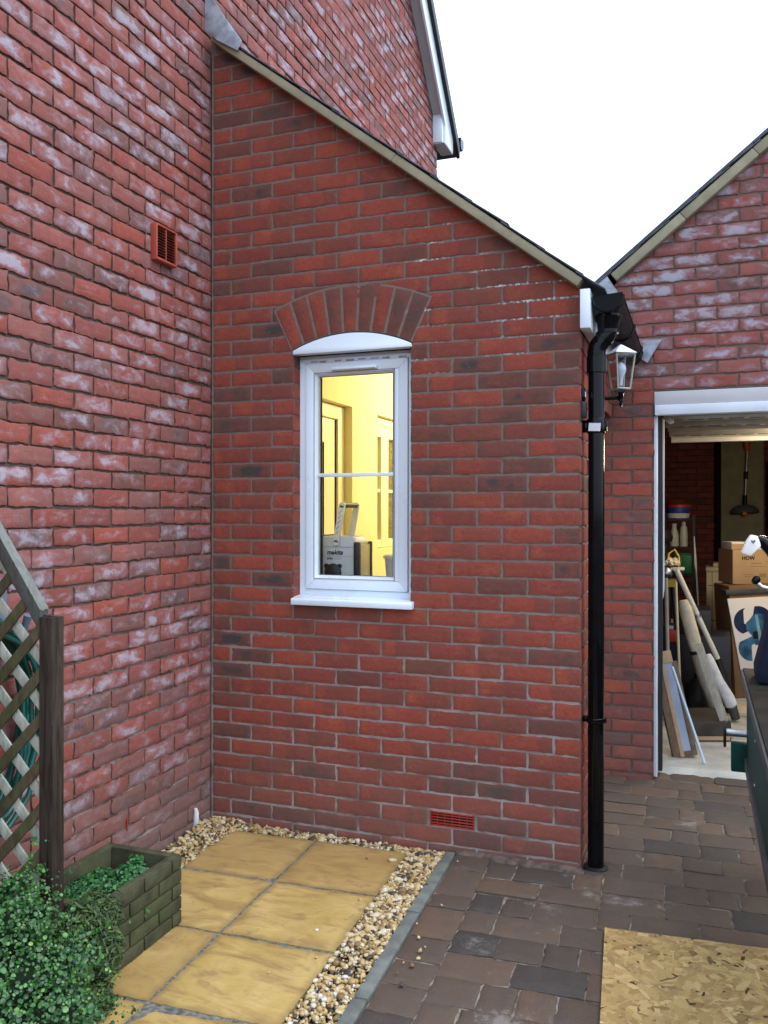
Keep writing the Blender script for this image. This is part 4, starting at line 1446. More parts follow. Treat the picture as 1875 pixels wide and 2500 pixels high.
b = MB()
for a, c in ((.02, .5), (.502, .98), (.982, 1.66)):
    b.prism([gq(a, 0, GY - .05), gq(c, 0, GY - .05), gq(c, .052, GY - .05), gq(a, .052, GY - .05)], (0, .055, 0))
b.build('undercloak', M_['undercloak'], gar, bev=.004)
b = MB()
s = -.20
rs = np.random.default_rng(9)
while s < 1.62:
    lift = rs.uniform(.005, .011)
    b.prism([gq(s, .054 + lift, GY - .058), gq(s + .235, .054, GY - .058), gq(s + .235, .060, GY - .058), gq(s, .062 + lift, GY - .058)], (0, .3, 0))
    s += .2
b.build('verge_slates', M_['slate'], gar, bev=.0015)
b = MB()                                     # lead at the valley
V = [gq(.0, .040, GY - .05), gq(-.17, .045, GY - .05), gq(-.20, -.02, GY - .04), gq(-.11, -.10, GY - .02), gq(-.01, -.06, GY - .014)]
V = [v + Vector((-.012, 0, .012)) for v in V]
b.prism(V, (0, .01, 0))
b.build('valley_lead', M_['lead'], gar, bev=.003)
b = MB()
b.prism([(1.975, GY - .016, 2.44), (2.075, GY - .02, 2.46), (1.995, GY - .016, 2.33), (1.955, GY - .014, 2.36)], (0, .006, 0))
b.build('lead_flap', M_['lead'], gar)
b = MB()                                     # lintel trim: grey upper board and white lower channel
b.box(2.034, 4.163, GY - .004, GY + .06, 2.092, 2.166)
b.build('lintel_trim', M_['soffit'], gar, bev=.002)
b = MB(); b.box(2.036, 4.161, GY - .012, GY + .05, 2.034, 2.090); b.build('head_channel', M_['upvc_matt'], gar, bev=.003)
b = MB(); b.box(GJ0 - .004, GJ0 + .018, GY + .03, GY + .10, -.02, 2.033).box(GJ1 - .018, GJ1 + .004, GY + .03, GY + .10, -.02, 2.033); b.build_each('door_jamb', M_['upvc_matt'], gar, bev=.003)
b = MB(); b.box(2.052, 2.075, GY + .09, GY + .16, 0, 2.03); b.build('frame_stop', M_['black_matt'], gar)

# up-and-over door, open, lying flat below the ceiling
gdoor = MB(); gdoor.box(2.07, 4.13, 1.62, 3.44, 2.062, 2.070)
gdo = gdoor.build('garage_door', M_['door_sheet'], gar)
b = MB()
for (y, w, hgt) in ((1.74, .06, .022), (2.12, .09, .028), (2.52, .08, .022), (2.82, .09, .028), (3.38, .07, .035)):
    b.box(2.07, 4.13, y - w / 2, y + w / 2, 2.062 - hgt, 2.0615)
b.build_each('stiffening_rail', M_['door_rail'], gdo, bev=.003)
b = MB()
for (y, w, hgt) in ((1.74, .06, .022), (2.12, .09, .028), (2.82, .09, .028)):
    for k in range(18):
        x = 2.10 + k * .112
        b.box(x, x + .082, y - .020, y + .020, 2.062 - hgt - .0012, 2.062 - hgt + .001)
b.build_each('rail_slot', M_['rafter'], gdo, smooth=False)
b = MB(); b.tube([(2.072, 1.60, 2.03), (2.072, 1.62, 1.98), (2.073, 1.62, 1.03), (2.066, 1.62, .98), (2.050, 1.60, .93), (2.047, 1.60, .86)], .008, 8)
b.build('lifting_arm', M_['upvc_matt'], gdo)
b = MB(); b.lathe([(.018, 0), (.018, .02)], (2.115, 1.60, 2.02), (0, 1, 0), 14); b.build('roller', M_['steel'], gdo)
b = MB()
b.prism([(1.74, 1.52, -.034), (4.4, 1.60, -.034), (4.4, 1.66, -.002), (1.74, 1.575, -.002)], (0, 0, -.05))
b.prism([(1.74, 1.575, -.05), (4.4, 1.66, -.05), (4.4, 7.55, -.05), (1.74, 7.55, -.05)], (0, 0, .048))
tag(b.build('garage_floor', M_['concrete'], smooth=False), kind='structure')
b = MB(); b.box(2.53, 3.0, 7.36, 7.545, -.002, 2.6); b.build('block_pier', M_['block'], gar, bev=.004)
b = MB(); b.box(2.475, 2.528, 7.38, 7.545, -.002, 2.6); b.build('dark_strip', M_['dark_gap'], gar)  # tall near-black strip left of the block pier
b = MB(); b.box(3.035, 3.6, 7.50, 7.54, 1.15, 2.08); dw = b.build('notice_frame', M_['dark_gap'], gar)
b = MB(); b.box(3.07, 3.57, 7.485, 7.499, 1.20, 2.02); b.build('pale_panel', M_['cream'], dw)
gl = bpy.data.lights.new('garage_lamp', 'POINT'); gl.energy = 23; gl.color = (1.0, .82, .58); gl.shadow_soft_size = .15
glo = bpy.data.objects.new('garage_lamp', gl); COL.objects.link(glo); glo.location = (3.05, 2.8, 1.95)

# ---- things in the garage
t = thing('strimmer', 'orange and black grass strimmer hanging on the pale block pier', 'strimmer', (2.80, 7.25, 1.5))
b = MB(); b.tube([(2.815, 7.25, 2.20), (2.792, 7.25, 1.60)], .012, 10); b.build('shaft', M_['steel'], t)
b = MB(); b.tube([(2.806, 7.25, 2.38), (2.810, 7.25, 2.30), (2.815, 7.25, 2.20)], [.045, .040, .028], 12); b.build('motor_handle', M_['orange'], t, bev=.004)
b = MB(); b.tube([(2.805, 7.25, 1.96), (2.802, 7.25, 1.87)], .022, 10); b.tube([(2.795, 7.25, 1.68), (2.790, 7.25, 1.56)], .024, 10); b.build_each('joint_sleeve', M_['black_matt'], t)
b = MB()
pts = [(2.79 + math.cos(a) * .155, 7.20, 1.485 + math.sin(a) * .085) for a in np.linspace(R(-8), R(200), 18)]
b.prism(pts, (0, .10, 0)); b.build('guard', M_['black_matt'], t, bev=.006)
b = MB(); b.lathe([(.030, 0), (.030, .03), (.02, .04)], (2.785, 7.20, 1.462), (0, -1, 0), 16); b.build('spool', M_['orange'], t)

t = thing('fan_carton', 'tall white and brown carton with blue fan blades printed on its front', 'carton', (2.68, 3.75, 0))
X = Matrix.Translation((2.618, 3.68, 0)) @ Matrix.Rotation(R(20), 4, 'Z') @ Matrix.Rotation(R(-3.5), 4, 'Y')
b = MB(); b.box(-.068, .36, .012, .33, 0, .90, X=X); b.build('carton_sides', M_['card_dark'], t, bev=.004)
b = MB()
b.prism([X @ Vector(p) for p in ((-.09, 0, .80), (.31, 0, .80), (.34, 0, .70), (.34, 0, .0), (.01, 0, .0))], X.to_3x3() @ Vector((0, .012, 0)))
b.build('white_front', M_['white_card'], t, bev=.002)
b = MB(); b.box(-.10, .33, -.006, .10, .83, .87, X=X); b.build('top_flap', M_['grey_metal'], t, bev=.006)


def blob(pts, mat, nm, y=-.0015):
    q = MB()
    q.prism([X @ Vector((p[0] - .045, y, p[1])) for p in pts], X.to_3x3() @ Vector((0, .0014, 0)))
    return q.build(nm, mat, t, smooth=False)


def sector(cx, cz, r, a0, a1, squash=1.0, n=12):
    return [(cx + math.cos(R(a)) * r, cz + math.sin(R(a)) * r * squash) for a in np.linspace(a0, a1, n)]


M_['fan_dark'] = plain('fan_print_dark', (0.008, 0.022, 0.075), 0.4, 0.3, 14)
M_['fan_mid'] = plain('fan_print_blue', (0.03, 0.12, 0.22), 0.4, 0.7, 9)
M_['fan_pale'] = plain('fan_print_pale', (0.25, 0.45, 0.55), 0.4, 0.2, 12)
blob(sector(.10, .615, .105, 95, 250) + [(.135, .55), (.075, .60), (.075, .70)], M_['fan_dark'], 'fan_blade')
blob(sector(.185, .615, .115, 100, -20) + [(.22, .55), (.14, .555), (.10, .60), (.15, .66)], M_['fan_dark'], 'fan_blade')
blob(sector(.125, .40, .105, 150, 270) + [(.125, .42), (.18, .45), (.15, .50)], M_['fan_mid'], 'fan_blade')
blob(sector(.21, .42, .11, -95, 40) + [(.19, .48), (.175, .45)], M_['fan_dark'], 'fan_blade')
blob([(.09, .60), (.17, .67), (.235, .665), (.23, .60), (.20, .42), (.155, .42), (.13, .50), (.09, .55)], M_['fan_mid'], 'fan_hub', -.0022)
blob([(.165, .66), (.185, .66), (.195, .58), (.215, .44), (.195, .40), (.185, .46), (.175, .56)], M_['fan_pale'], 'fan_gleam', -.003)
blob([(.14, .53), (.18, .53), (.18, .47), (.14, .47)], M_['ink'], 'fan_centre', -.003)

t = thing('cardboard_box', 'brown cardboard box with printed lettering resting on the fan carton', 'box', (2.65, 3.85, .905))
X = Matrix.Translation((2.588, 3.76, .905)) @ Matrix.Rotation(R(20), 4, 'Z')
b = MB(); b.box(-.06, .235, .0, .30, 0, .275, X=X); b.build('body', M_['card'], t, bev=.003)
b = MB(); b.box(-.0605, -.0595, .002, .298, .002, .27, X=X); b.build('left_side', M_['card'], t)  # thin card skin on the left side, same colour as the body
text('lettering', 'HOW', .040, M_['ink'], t, X @ Matrix.Translation((.012, -.0008, .195)) @ FRONT, 0, .0015)
b = MB()
b.box(.085, .17, -.001, .0, .165, .170, X=X).box(.075, .20, -.001, .0, .140, .143, X=X).box(.03, .10, -.001, .0, .075, .078, X=X).box(.03, .09, -.001, .0, .060, .063, X=X)
for k in range(6): b.box(.155 + k * .009, .160 + k * .009, -.001, 0, .055, .085, X=X)
b.build_each('print_mark', M_['brown_ink'], t, smooth=False)
t = thing('flat_packet', 'flat white packet with a purple end lying on the cardboard box', 'packet', (2.64, 3.85, 1.181))
b = MB(); b.box(-.07, .20, .0, .22, .276, .338, X=X); b.build('packet_body', M_['white_card'], t, bev=.004)
b = MB(); b.box(.03, .066, -.0012, .0, .279, .335, X=X); b.build('purple_band', M_['purple'], t, smooth=False)
b = MB(); b.box(-.068, .028, -.0012, .0, .279, .325, X=X); b.build('brown_end', M_['card'], t, smooth=False)

t = thing('cream_cupboard', 'tall cream moulded cupboard standing behind the fan carton', 'cupboard', (2.45, 4.95, 0))
b = MB(); b.box(2.342, 2.72, 4.92, 5.3, .36, .92); b.build('carcass', M_['cream'], t, bev=.006)
b = MB(); b.box(2.335, 2.74, 4.90, 5.3, .92, .965); b.box(2.40, 2.70, 4.94, 5.25, .965, 1.0); b.build('cornice', M_['cream'], t, bev=.012)
b = MB(); b.box(2.392, 2.396, 4.917, 4.921, .36, .92).box(2.36, 2.71, 4.917, 4.921, .79, .795).box(2.36, 2.71, 4.917, 4.921, .46, .464).box(2.42, 2.72, 4.916, 4.921, .81, .816); b.build('panel_grooves', M_['dark_gap'], t, smooth=False)
b = MB(); b.box(2.34, 2.74, 4.93, 5.3, -.002, .36); b.build('plinth', M_['black_matt'], t)

t = thing('shelf_rack', 'dark steel shelf rack at the back left of the garage', 'shelving', (2.05, 5.45, 0))
b = MB()
for x in (1.90, 2.23):
    for y in (5.28, 5.62): b.box(x - .012, x + .012, y - .012, y + .012, -.002, 1.45)
b.build_each('upright', M_['black_matt'], t)
for z in (.30, .875, 1.14):
    b = MB(); b.box(1.89, 2.24, 5.27, 5.63, z - .015, z); b.build('shelf', M_['black_matt'], t)
b = MB(); b.box(1.89, 2.24, 5.27, 5.63, 1.40, 1.41); b.build('shelf', M_['black_matt'], t)
for k, (x, z, h, lab) in enumerate(((2.045, 1.14, .225, 'left-hand white spray bottle on the dark shelf rack'), (2.135, 1.14, .24, 'right-hand white bottle, taller and straighter, on the shelf rack'))):
    t = thing('bottle', lab, 'bottle', (x, 5.33, z), 'white bottles on the shelf rack')
    b = MB()
    r = .043 if k == 0 else .038
    b.lathe([(r * .95, 0), (r, .01), (r * .98, h * .5), (r * (.55 if k == 0 else .85), h * .8), (r * .5, h * .86), (r * .5, h * .93)], (x, 5.33, z), seg=18)
    b.build('bottle_body', M_['bottle'], t)
    b = MB(); b.lathe([(r * .56, h * .93), (r * .56, h), (r * .4, h * 1.02)], (x, 5.33, z), seg=14); b.build('cap', M_['bottle'], t)
t = thing('paint_tub', 'blue and red lidded tub standing on top of the shelf rack', 'tub', (2.08, 5.42, 1.41))
b = MB(); b.lathe([(.105, 0), (.115, .12)], (2.08, 5.42, 1.41), seg=24); b.build('tub_body', M_['blue'], t)
b = MB(); b.lathe([(.120, .12), (.120, .145), (.08, .165)], (2.08, 5.42, 1.41), seg=24); b.build('lid', M_['red'], t)
b = MB(); b.lathe([(.107, .012), (.1115, .06)], (2.08, 5.42, 1.41), seg=24); b.build('paper_band', M_['white_card'], t)
t = thing('green_crate', 'green plastic crate on the lower shelf of the rack', 'crate', (2.13, 5.36, .875))
b = MB(); b.prism([(2.05, 5.30, .876), (2.225, 5.30, .876), (2.23, 5.30, 1.06), (2.045, 5.30, 1.06)], (0, .26, 0)); b.build('crate_body', M_['green'], t, bev=.008)
b = MB(); b.box(2.04, 2.235, 5.29, 5.57, 1.06, 1.075); b.build('crate_rim', M_['green'], t, bev=.004)

t = thing('white_cane', 'thin white cane standing upright before the dark back wall', 'cane', (2.285, 4.35, 0))
b = MB(); b.tube([(2.30, 4.36, -.002), (2.275, 4.345, .60), (2.252, 4.335, .98), (2.248, 4.335, 1.02), (2.236, 4.33, 1.27)], [.006, .006, .008, .012, .004], 8); b.build('stick', M_['bottle'], t)

t = thing('framed_panel', 'brown framed panel in blue film leaning just inside the garage jamb', 'panel', (2.15, 1.86, 0))
V0, V1 = Vector((2.170, 1.80, .0)), Vector((2.038, 1.865, .60))
ax = (V1 - V0).normalized()
wv = Vector((.085, .030, .055)); wv = (wv - ax * wv.dot(ax)).normalized()
nv_ = ax.cross(wv).normalized()
if nv_.y > 0: nv_ = -nv_


def fp(a, w, n): return V0 + ax * a + wv * w + nv_ * n


def fbox(bb, a0, a1, w0, w1, n0, n1):
    vs = [fp(a, w, n) for n in (n0, n1) for w in (w0, w1) for a in (a0, a1)]
    bb.add(vs, [(0, 2, 3, 1), (4, 5, 7, 6), (0, 1, 5, 4), (2, 6, 7, 3), (0, 4, 6, 2), (1, 3, 7, 5)])


LA = (V1 - V0).length
b = MB(); fbox(b, 0, LA, -.002, .022, 0, .012); b.build('tan_edge', M_['tan_edge'], t, bev=.002)
b = MB(); fbox(b, 0, LA, -.045, -.003, -.030, .010); fbox(b, 0, .03, .023, .100, -.01, .012); b.build('side_board', M_['brown_frame'], t, bev=.002)
b = MB(); fbox(b, .03, LA - .03, .0225, .070, -.01, .004); b.build('film_face', M_['bluegrey'], t)
b = MB(); fbox(b, .0, LA - .05, .0705, .100, -.03, .010); b.build('back_board', M_['brown_frame'], t, bev=.002)
b = MB(); fbox(b, LA - .055, LA + .02, -.004, .075, .0045, .016); b.build('top_cap', M_['tan_edge'], t, bev=.006)
b = MB(); b.tube([(2.305, 1.70, .003), (2.12, 1.80, .545)], .0085, 10)
tag(b.build('blue_rod', plain('pale_blue_rod', (.50, .62, .70), .35, .05, 9)), 'slim pale blue rod leaning against the framed panel, foot on the concrete', 'rod')

t = thing('foam_roll', 'long cream foam-wrapped bundle strapped with a dark band, leaning in the garage', 'foam roll', (2.43, 2.8, 0))
b = MB(); b.tube([(2.17, 2.73, .86), (2.185, 2.73, .80), (2.235, 2.74, .60), (2.262, 2.75, .50)], [.030, .045, .048, .044], 12)
b.build('upper_roll', M_['foam'], t)
b = MB(); b.tube([(2.262, 2.75, .50), (2.30, 2.76, .36), (2.42, 2.80, .02)], [.046, .050, .046], 12); b.build('lower_roll', M_['plank'], t)
b = MB(); b.lathe([(.052, -.012), (.052, .012)], (2.262, 2.75, .50), (.27, .07, -.9), 16); b.build('strap', M_['black_matt'], t)
t = thing('foam_sleeve', 'white foam pipe sleeve, short and bright, leaning right of the cream foam bundle', 'foam roll', (2.48, 2.82, 0))
b = MB(); b.tube([(2.335, 2.80, .475), (2.345, 2.80, .44), (2.41, 2.81, .28), (2.47, 2.82, .17), (2.49, 2.82, .12), (2.495, 2.82, .105)], [.018, .030, .036, .044, .042, .02], 12); b.build('sleeve', M_['foam_white'], t)
b = MB(); b.tube([(2.49, 2.84, .12), (2.52, 2.86, .02)], [.035, .03], 10); b.build('torn_end', M_['grey_metal'], t)
b = MB()
q0, q1 = Vector((2.245, 2.33, .60)), Vector((2.44, 2.30, -.0))
e = Vector((.048, .02, .016))
b.prism([q0, q0 + e, q1 + e, q1], (0, .02, .004))
tag(b.build('plank', M_['plank'], bev=.002), 'narrow pale grey plank leaning in front of the foam bundle', 'plank')
b = MB(); b.tube([(2.118, 2.95, 1.06), (2.403, 3.03, .41)], .020, 12); b.m = 1
b.tube([(2.403, 3.03, .41), (2.47, 3.05, .20), (2.49, 3.06, .02)], [.022, .026, .035], 12); b.m = 2
b.lathe([(.024, -.012), (.024, .012)], (2.265, 2.99, .725), (.4, .11, -.9), 14)
tag(b.build('long_pole', [M_['bottle'], M_['black_matt'], M_['steel']]), 'long pale pole with black foot leaning across the garage clutter', 'pole')
b = MB(); b.tube([(2.122, 2.60, 1.0), (2.138, 2.60, .6), (2.16, 2.60, -.0)], .009, 10)
tag(b.build('metal_tube', M_['cream']), 'thin upright metal tube left of the foam bundle', 'tube')
t = thing('tripod_stand', 'dark folding stand with yellow clamp and black tray, left inside the garage', 'stand', (2.08, 3.1, 0))
b = MB(); b.tube([(2.06, 3.10, .92), (2.045, 3.02, .0)], .016, 10); b.tube([(2.09, 3.12, .92), (2.16, 3.10, .0)], .016, 10); b.tube([(2.075, 3.16, .92), (2.10, 3.36, .0)], .016, 10); b.build_each('leg', M_['black_matt'], t)
b = MB(); b.box(2.03, 2.118, 3.07, 3.14, .92, .985); b.build('clamp', M_['yellow'], t, bev=.01)
b = MB(); b.prism([(2.09, 3.05, 1.0), (2.155, 3.05, 1.0), (2.165, 3.05, 1.05), (2.08, 3.05, 1.05)], (0, .16, 0)); b.build('tray', M_['black_matt'], t, bev=.004)
b = MB(); b.box(2.072, 2.172, 3.04, 3.22, 1.05, 1.066); b.build('tray_rim', M_['bottle'], t, bev=.004)
b = MB(); b.lathe([(.035, 0), (.045, .02), (.04, .05), (.02, .07)], (2.045, 3.05, 1.0), seg=14); b.build('clamp_knob', M_['steel'], t)
t = thing('boxed_tool', 'dark blue box with a red panel low beside the jamb', 'box', (2.09, 2.9, 0))
b = MB(); b.box(2.0, 2.14, 2.88, 3.02, -.002, .66); b.build('box_body', M_['navy'], t, bev=.006)
b = MB(); b.box(2.055, 2.125, 2.872, 2.879, .54, .625); b.build('red_panel', M_['red'], t, bev=.002)
b = MB(); b.box(2.05, 2.10, 2.872, 2.879, .63, .655); b.build('grey_panel', M_['case_grey'], t, bev=.002)
t = thing('rolled_cloth', 'bundle of pale dust sheets heaped on the stand tray', 'dust sheet', (2.06, 3.2, 1.066))
b = MB()
for k in range(5):
    a = random.uniform(0, 6)
    b.tube([(2.02 + .02 * k, 3.10, 1.085 + .015 * (k % 3)), (2.05 + .018 * k, 3.16, 1.10 + .02 * (k % 2)), (2.07 + .014 * k, 3.22, 1.08)], [.012, .022, .012], 8)
b.build_each('fold', M_['foam'], t)
b = MB(); b.tube([(2.05, 3.15, 1.10), (2.06, 3.16, 1.17), (2.10, 3.17, 1.20), (2.13, 3.17, 1.15), (2.135, 3.17, 1.08)], .008, 8); b.build('strap', M_['yellow'], t)
t = thing('dark_plinth_box', 'low dark brown wooden box with printed edge on the garage floor', 'box', (2.32, 2.42, 0))
b = MB(); b.prism([(2.16, 2.62, 0), (2.24, 2.20, 0), (2.47, 2.28, 0), (2.40, 2.72, 0)], (0, 0, .12)); b.build('lid_board', M_['rafter'], t, bev=.003)
b = MB(); b.prism([(2.241, 2.194, .01), (2.465, 2.274, .01), (2.465, 2.274, .035), (2.241, 2.194, .035)], (0, -.004, 0)); b.build('edge_strip', M_['card'], t)
b = MB(); b.box(2.12, 2.50, 3.2, 3.6, -.002, .55); b.box(2.14, 2.36, 3.22, 3.6, .55, .74)
tag(b.build('storage_crate', M_['black_matt'], bev=.008), 'black storage crate in the shade behind the leaning poles', 'crate')
b = MB(); b.tube([(1.99, 4.2, 1.25), (2.0, 4.2, .7), (1.98, 4.2, -.0)], .025, 10); b.lathe([(.06, 0), (.075, .04), (.05, .1)], (1.99, 4.2, 1.22), seg=14)
tag(b.build('garden_tool', M_['iron']), 'dark long-handled garden tool upright by the left garage wall', 'tool')
b = MB(); b.box(2.008, 2.03, 1.60, 1.63, .02, .045)
tag(b.build('metal_bracket', M_['steel'], bev=.003), 'small galvanised bracket on the floor at the foot of the door jamb', 'bracket')

t = thing('board_stack', 'dark boards stacked on edge against the left garage wall', 'boards', (1.98, 3.6, 0))
b = MB()
for k in range(5): b.prism([(1.90 + k * .022, 2.9 + k * .03, 0), (1.915 + k * .022, 2.9 + k * .03, 0), (1.905 + k * .018, 2.9 + k * .03, 1.28 - k * .11), (1.89 + k * .018, 2.9 + k * .03, 1.28 - k * .11)], (0, 1.1, 0))
b.build_each('board', M_['brown_frame'], t)
for k, (x, y, r, h, m, lab) in enumerate(((2.20, 5.40, .055, .13, 'steel', 'shiny steel paint tin on the lowest shelf of the rack'), (2.02, 5.36, .06, .15, 'cream', 'cream paint tin on the lowest shelf of the rack'), (1.96, 5.40, .05, .12, 'blue', 'blue paint tin on the green crate shelf'))):
    z = .30 if k < 2 else .875
    t = thing('paint_tin', lab, 'tin', (x, y, z))
    b = MB(); b.lathe([(r, 0), (r, h), (r * .9, h + .006)], (x, y, z), seg=18); b.build('tin_body', M_[m], t)
b = MB()
for k in range(7):
    b.tube([(2.005 + .006 * math.sin(k), 2.45 + .07 * math.cos(a), .98 + (.13 + .006 * k) * math.sin(a)) for a in np.linspace(0, 2 * math.pi, 28)[:-1]], .006, 6, closed=True)
tag(b.build('cable_coil', M_['black_matt']), 'coil of black cable hanging just behind the lifting arm', 'cable')
b = MB(); b.lathe([(.05, 0), (.085, .03), (.10, .12), (.075, .22), (.03, .27), (.04, .31)], (2.27, 3.0, -.001), seg=14)
for i, v in enumerate(b.v): b.v[i] = (v[0] + .012 * math.sin(v[2] * 40 + v[1] * 30), v[1] + .012 * math.cos(v[2] * 33 + v[0] * 50), v[2])
tag(b.build('rubbish_sack', M_['black_matt']), 'tied black rubbish sack slumped under the leaning foam bundle', 'sack')
t = thing('garden_fork', 'garden fork with pale wooden shaft among the poles left of the thin upright tube', 'fork', (2.06, 2.7, 0))
b = MB(); b.tube([(2.075, 2.62, .22), (2.055, 2.66, 1.02)], .013, 10); b.build('shaft', M_['plank'], t)
b = MB()
for k in range(4): b.tube([(2.05 + k * .02, 2.62, .24), (2.05 + k * .02, 2.60, .12), (2.052 + k * .02, 2.605, -.0)], .004, 6)
b.box(2.045, 2.115, 2.615, 2.628, .232, .246); b.build('tines', M_['iron'], t)
b = MB(); b.tube([(2.02, 2.67, 1.03), (2.09, 2.67, 1.03)], .013, 8); b.build('handle', M_['black_matt'], t)
b = MB(); b.prism([(2.13, 3.2, .0), (2.15, 3.2, .0), (2.06, 3.2, .98), (2.045, 3.2, .98)], (0, .10, 0))
tag(b.build('timber_batten', M_['tan_edge']), 'tan timber batten leaning beside the dark folding stand', 'batten')
b = MB(); b.box(2.50, 2.72, 4.60, 4.82, -.001, .24)
tag(b.build('tool_chest', M_['blue'], bev=.01), 'small blue chest on the floor in front of the cream cupboard', 'chest')
b = MB(); b.prism([(2.44, 3.05, -.001), (2.62, 3.00, -.001), (2.66, 3.30, -.001), (2.47, 3.35, -.001)], (0, 0, .035))
for i, v in enumerate(b.v): b.v[i] = (v[0], v[1], v[2])
tag(b.build('dust_sheet', M_['foam'], bev=.008), 'folded cream dust sheet lying on the floor beside the fan carton', 'sheet')

# ------------------------------------------------------------------ wall lantern
lan = thing('wall_lantern', 'black and glass carriage lantern with white lit-sky roof, half behind the downpipe', 'lantern', (1.80, .32, 2.0))
LX, LY = 1.936, .325


def frus(b, w0, w1, z0, z1):
    b.add([(LX - w0, LY - w0, z0), (LX + w0, LY - w0, z0), (LX + w0, LY + w0, z0), (LX - w0, LY + w0, z0),
           (LX - w1, LY - w1, z1), (LX + w1, LY - w1, z1), (LX + w1, LY + w1, z1), (LX - w1, LY + w1, z1)],
          [(0, 3, 2, 1), (4, 5, 6, 7), (0, 1, 5, 4), (1, 2, 6, 5), (2, 3, 7, 6), (3, 0, 4, 7)])


def spin(q, a=R(33)):
    ca, sa = math.cos(a), math.sin(a)
    q.v = [(LX + (x - LX) * ca - (y - LY) * sa, LY + (x - LX) * sa + (y - LY) * ca, z) for x, y, z in q.v]


b = MB(); frus(b, .054, .004, 2.203, 2.246); spin(b)
b.build('lantern_roof', M_['upvc'], lan, bev=.002)
b = MB()
w0, w1, z0, z1 = .030, .046, 2.045, 2.200
for sx in (-1, 1):
    for sy in (-1, 1):
        b.tube([(LX + sx * w0, LY + sy * w0, z0), (LX + sx * w1, LY + sy * w1, z1)], .004, 6)
for w, z in ((w0, z0), (w1, z1)):
    b.tube([(LX - w, LY - w, z), (LX + w, LY - w, z), (LX + w, LY + w, z), (LX - w, LY + w, z)], .0045, 6, closed=True)
spin(b)
b.build('lantern_frame', plain('aged_lantern_metal', (0.36, 0.36, 0.31), .4, .1, 20), lan)
for (sx, sy) in ((0, -1), (1, 0), (0, 1), (-1, 0)):
    b = MB()
    q = lambda w, z, s: (LX + (sx * w if sx else s * w), LY + (sy * w if sy else s * w), z)
    b.poly([q(w0 - .002, z0, -1), q(w0 - .002, z0, 1), q(w1 - .002, z1, 1), q(w1 - .002, z1, -1)])
    spin(b)
    b.build('glass_pane', M_['lamp_glass'], lan, smooth=False)
b = MB(); b.lathe([(.008, 2.060), (.010, 2.090), (.012, 2.100), (.022, 2.122), (.0245, 2.137), (.021, 2.152), (.010, 2.163), (.002, 2.165)], (LX, LY, 0), seg=18); b.build('bulb', M_['bulb'], lan)
b = MB(); b.lathe([(.034, 2.028), (.034, 2.040), (.012, 2.044)], (LX, LY, 0), seg=4); b.lathe([(.004, 1.962), (.008, 1.972), (.008, 1.985), (.0125, 1.990), (.0125, 2.022), (.018, 2.030)], (LX, LY, 0), seg=14)
b.build('finial', M_['black_pvc'], lan)
b = MB(); b.tube([(1.80, .30, 2.008), (1.85, .315, 2.003), (LX, LY, 2.005)], .008, 8); b.box(1.80, 1.815, .26, .36, 1.96, 2.06); b.build('bracket_arm', M_['black_pvc'], lan)
sb = thing('motion_sensor', 'black box sensor on the wall corner left of the downpipe', 'sensor', (1.80, .02, 1.9))
b = MB(); b.box(1.8005, 1.822, -.006, .030, 1.885, 1.955); b.build('sensor_body', M_['black_matt'], sb, bev=.004)
b = MB(); b.box(1.8005, 1.816, .006, .028, 1.957, 2.015); b.build('upper_housing', M_['black_pvc'], sb, bev=.003)
b = MB(); b.box(1.8165, 1.818, .008, .026, 1.975, 1.998); b.build('lens', M_['upvc'], sb)

# ------------------------------------------------------------------ trellis, hose, planter, plants
tr = thing('trellis', 'weathered diamond lattice trellis with dark post and sloping grey top rail at the left edge', 'trellis', (.36, -1.54, -.03))
PX0, PX1, PY0, PY1 = .328, .380, -1.535, -1.483
b = MB(); b.box(PX0, PX1, PY0, PY1, -.10, 1.158)
b.build('post', M_['post'], tr, bev=.002)
b = MB()
r0, r1 = Vector((.327, -1.531, 1.180)), Vector((.02, -1.545, 1.63))
ax = (r1 - r0).normalized(); nn_ = Vector((ax.z, 0, -ax.x))
dz_ = Vector((0, 0, -.072))
b.prism([r0, r1, r1 + dz_, r0 + dz_], (0, .038, 0))
b.box(.3271, .356, -1.517, -1.505, 1.1585, 1.165)
tro = b.build('top_rail', M_['rail'], tr, bev=.002)
b = MB()  # thin paler strip along the top of the rail
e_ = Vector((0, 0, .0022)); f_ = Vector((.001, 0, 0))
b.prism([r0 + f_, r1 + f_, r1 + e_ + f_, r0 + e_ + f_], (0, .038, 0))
b.build('pale_top', M_['rail_top'], tro)


def lath(bb, x0, z0, x1, z1, y, w=.034, th=.008):
    p, q = Vector((x0, y, z0)), Vector((x1, y, z1))
    a = (q - p).normalized(); n = Vector((-a.z, 0, a.x)) * (w / 2)
    bb.prism([p - n, q - n, q + n, p + n], (0, th, 0))


def clipped(k, s):
    """line z = k + s*x between wall and post, under the rail"""
    a, c = .0, .338
    top = lambda x: 1.172 + (.334 - x) * (1.63 - 1.172) / (.334 - .02) - .03
    xs = [x for x in np.linspace(a, c, 80) if k + s * x < top(x) and k + s * x > .0]
    return (xs[0], xs[-1]) if len(xs) > 3 else None


b = MB(); b2 = MB()
sl = 1.02
for k in np.arange(-.35, 1.7, .142):
    r = clipped(k, sl)
    if r: lath(b, r[0], k + sl * r[0], r[1], k + sl * r[1], -1.532)
    k2 = k + .42
    r = clipped(k2, -sl)
    if r: lath(b2, r[0], k2 - sl * r[0], r[1], k2 - sl * r[1], -1.520)
b.build('front_laths', M_['lath_dark'], tr, bev=.0015)
b2.build('back_laths', M_['lath_pale'], tr, bev=.0015)

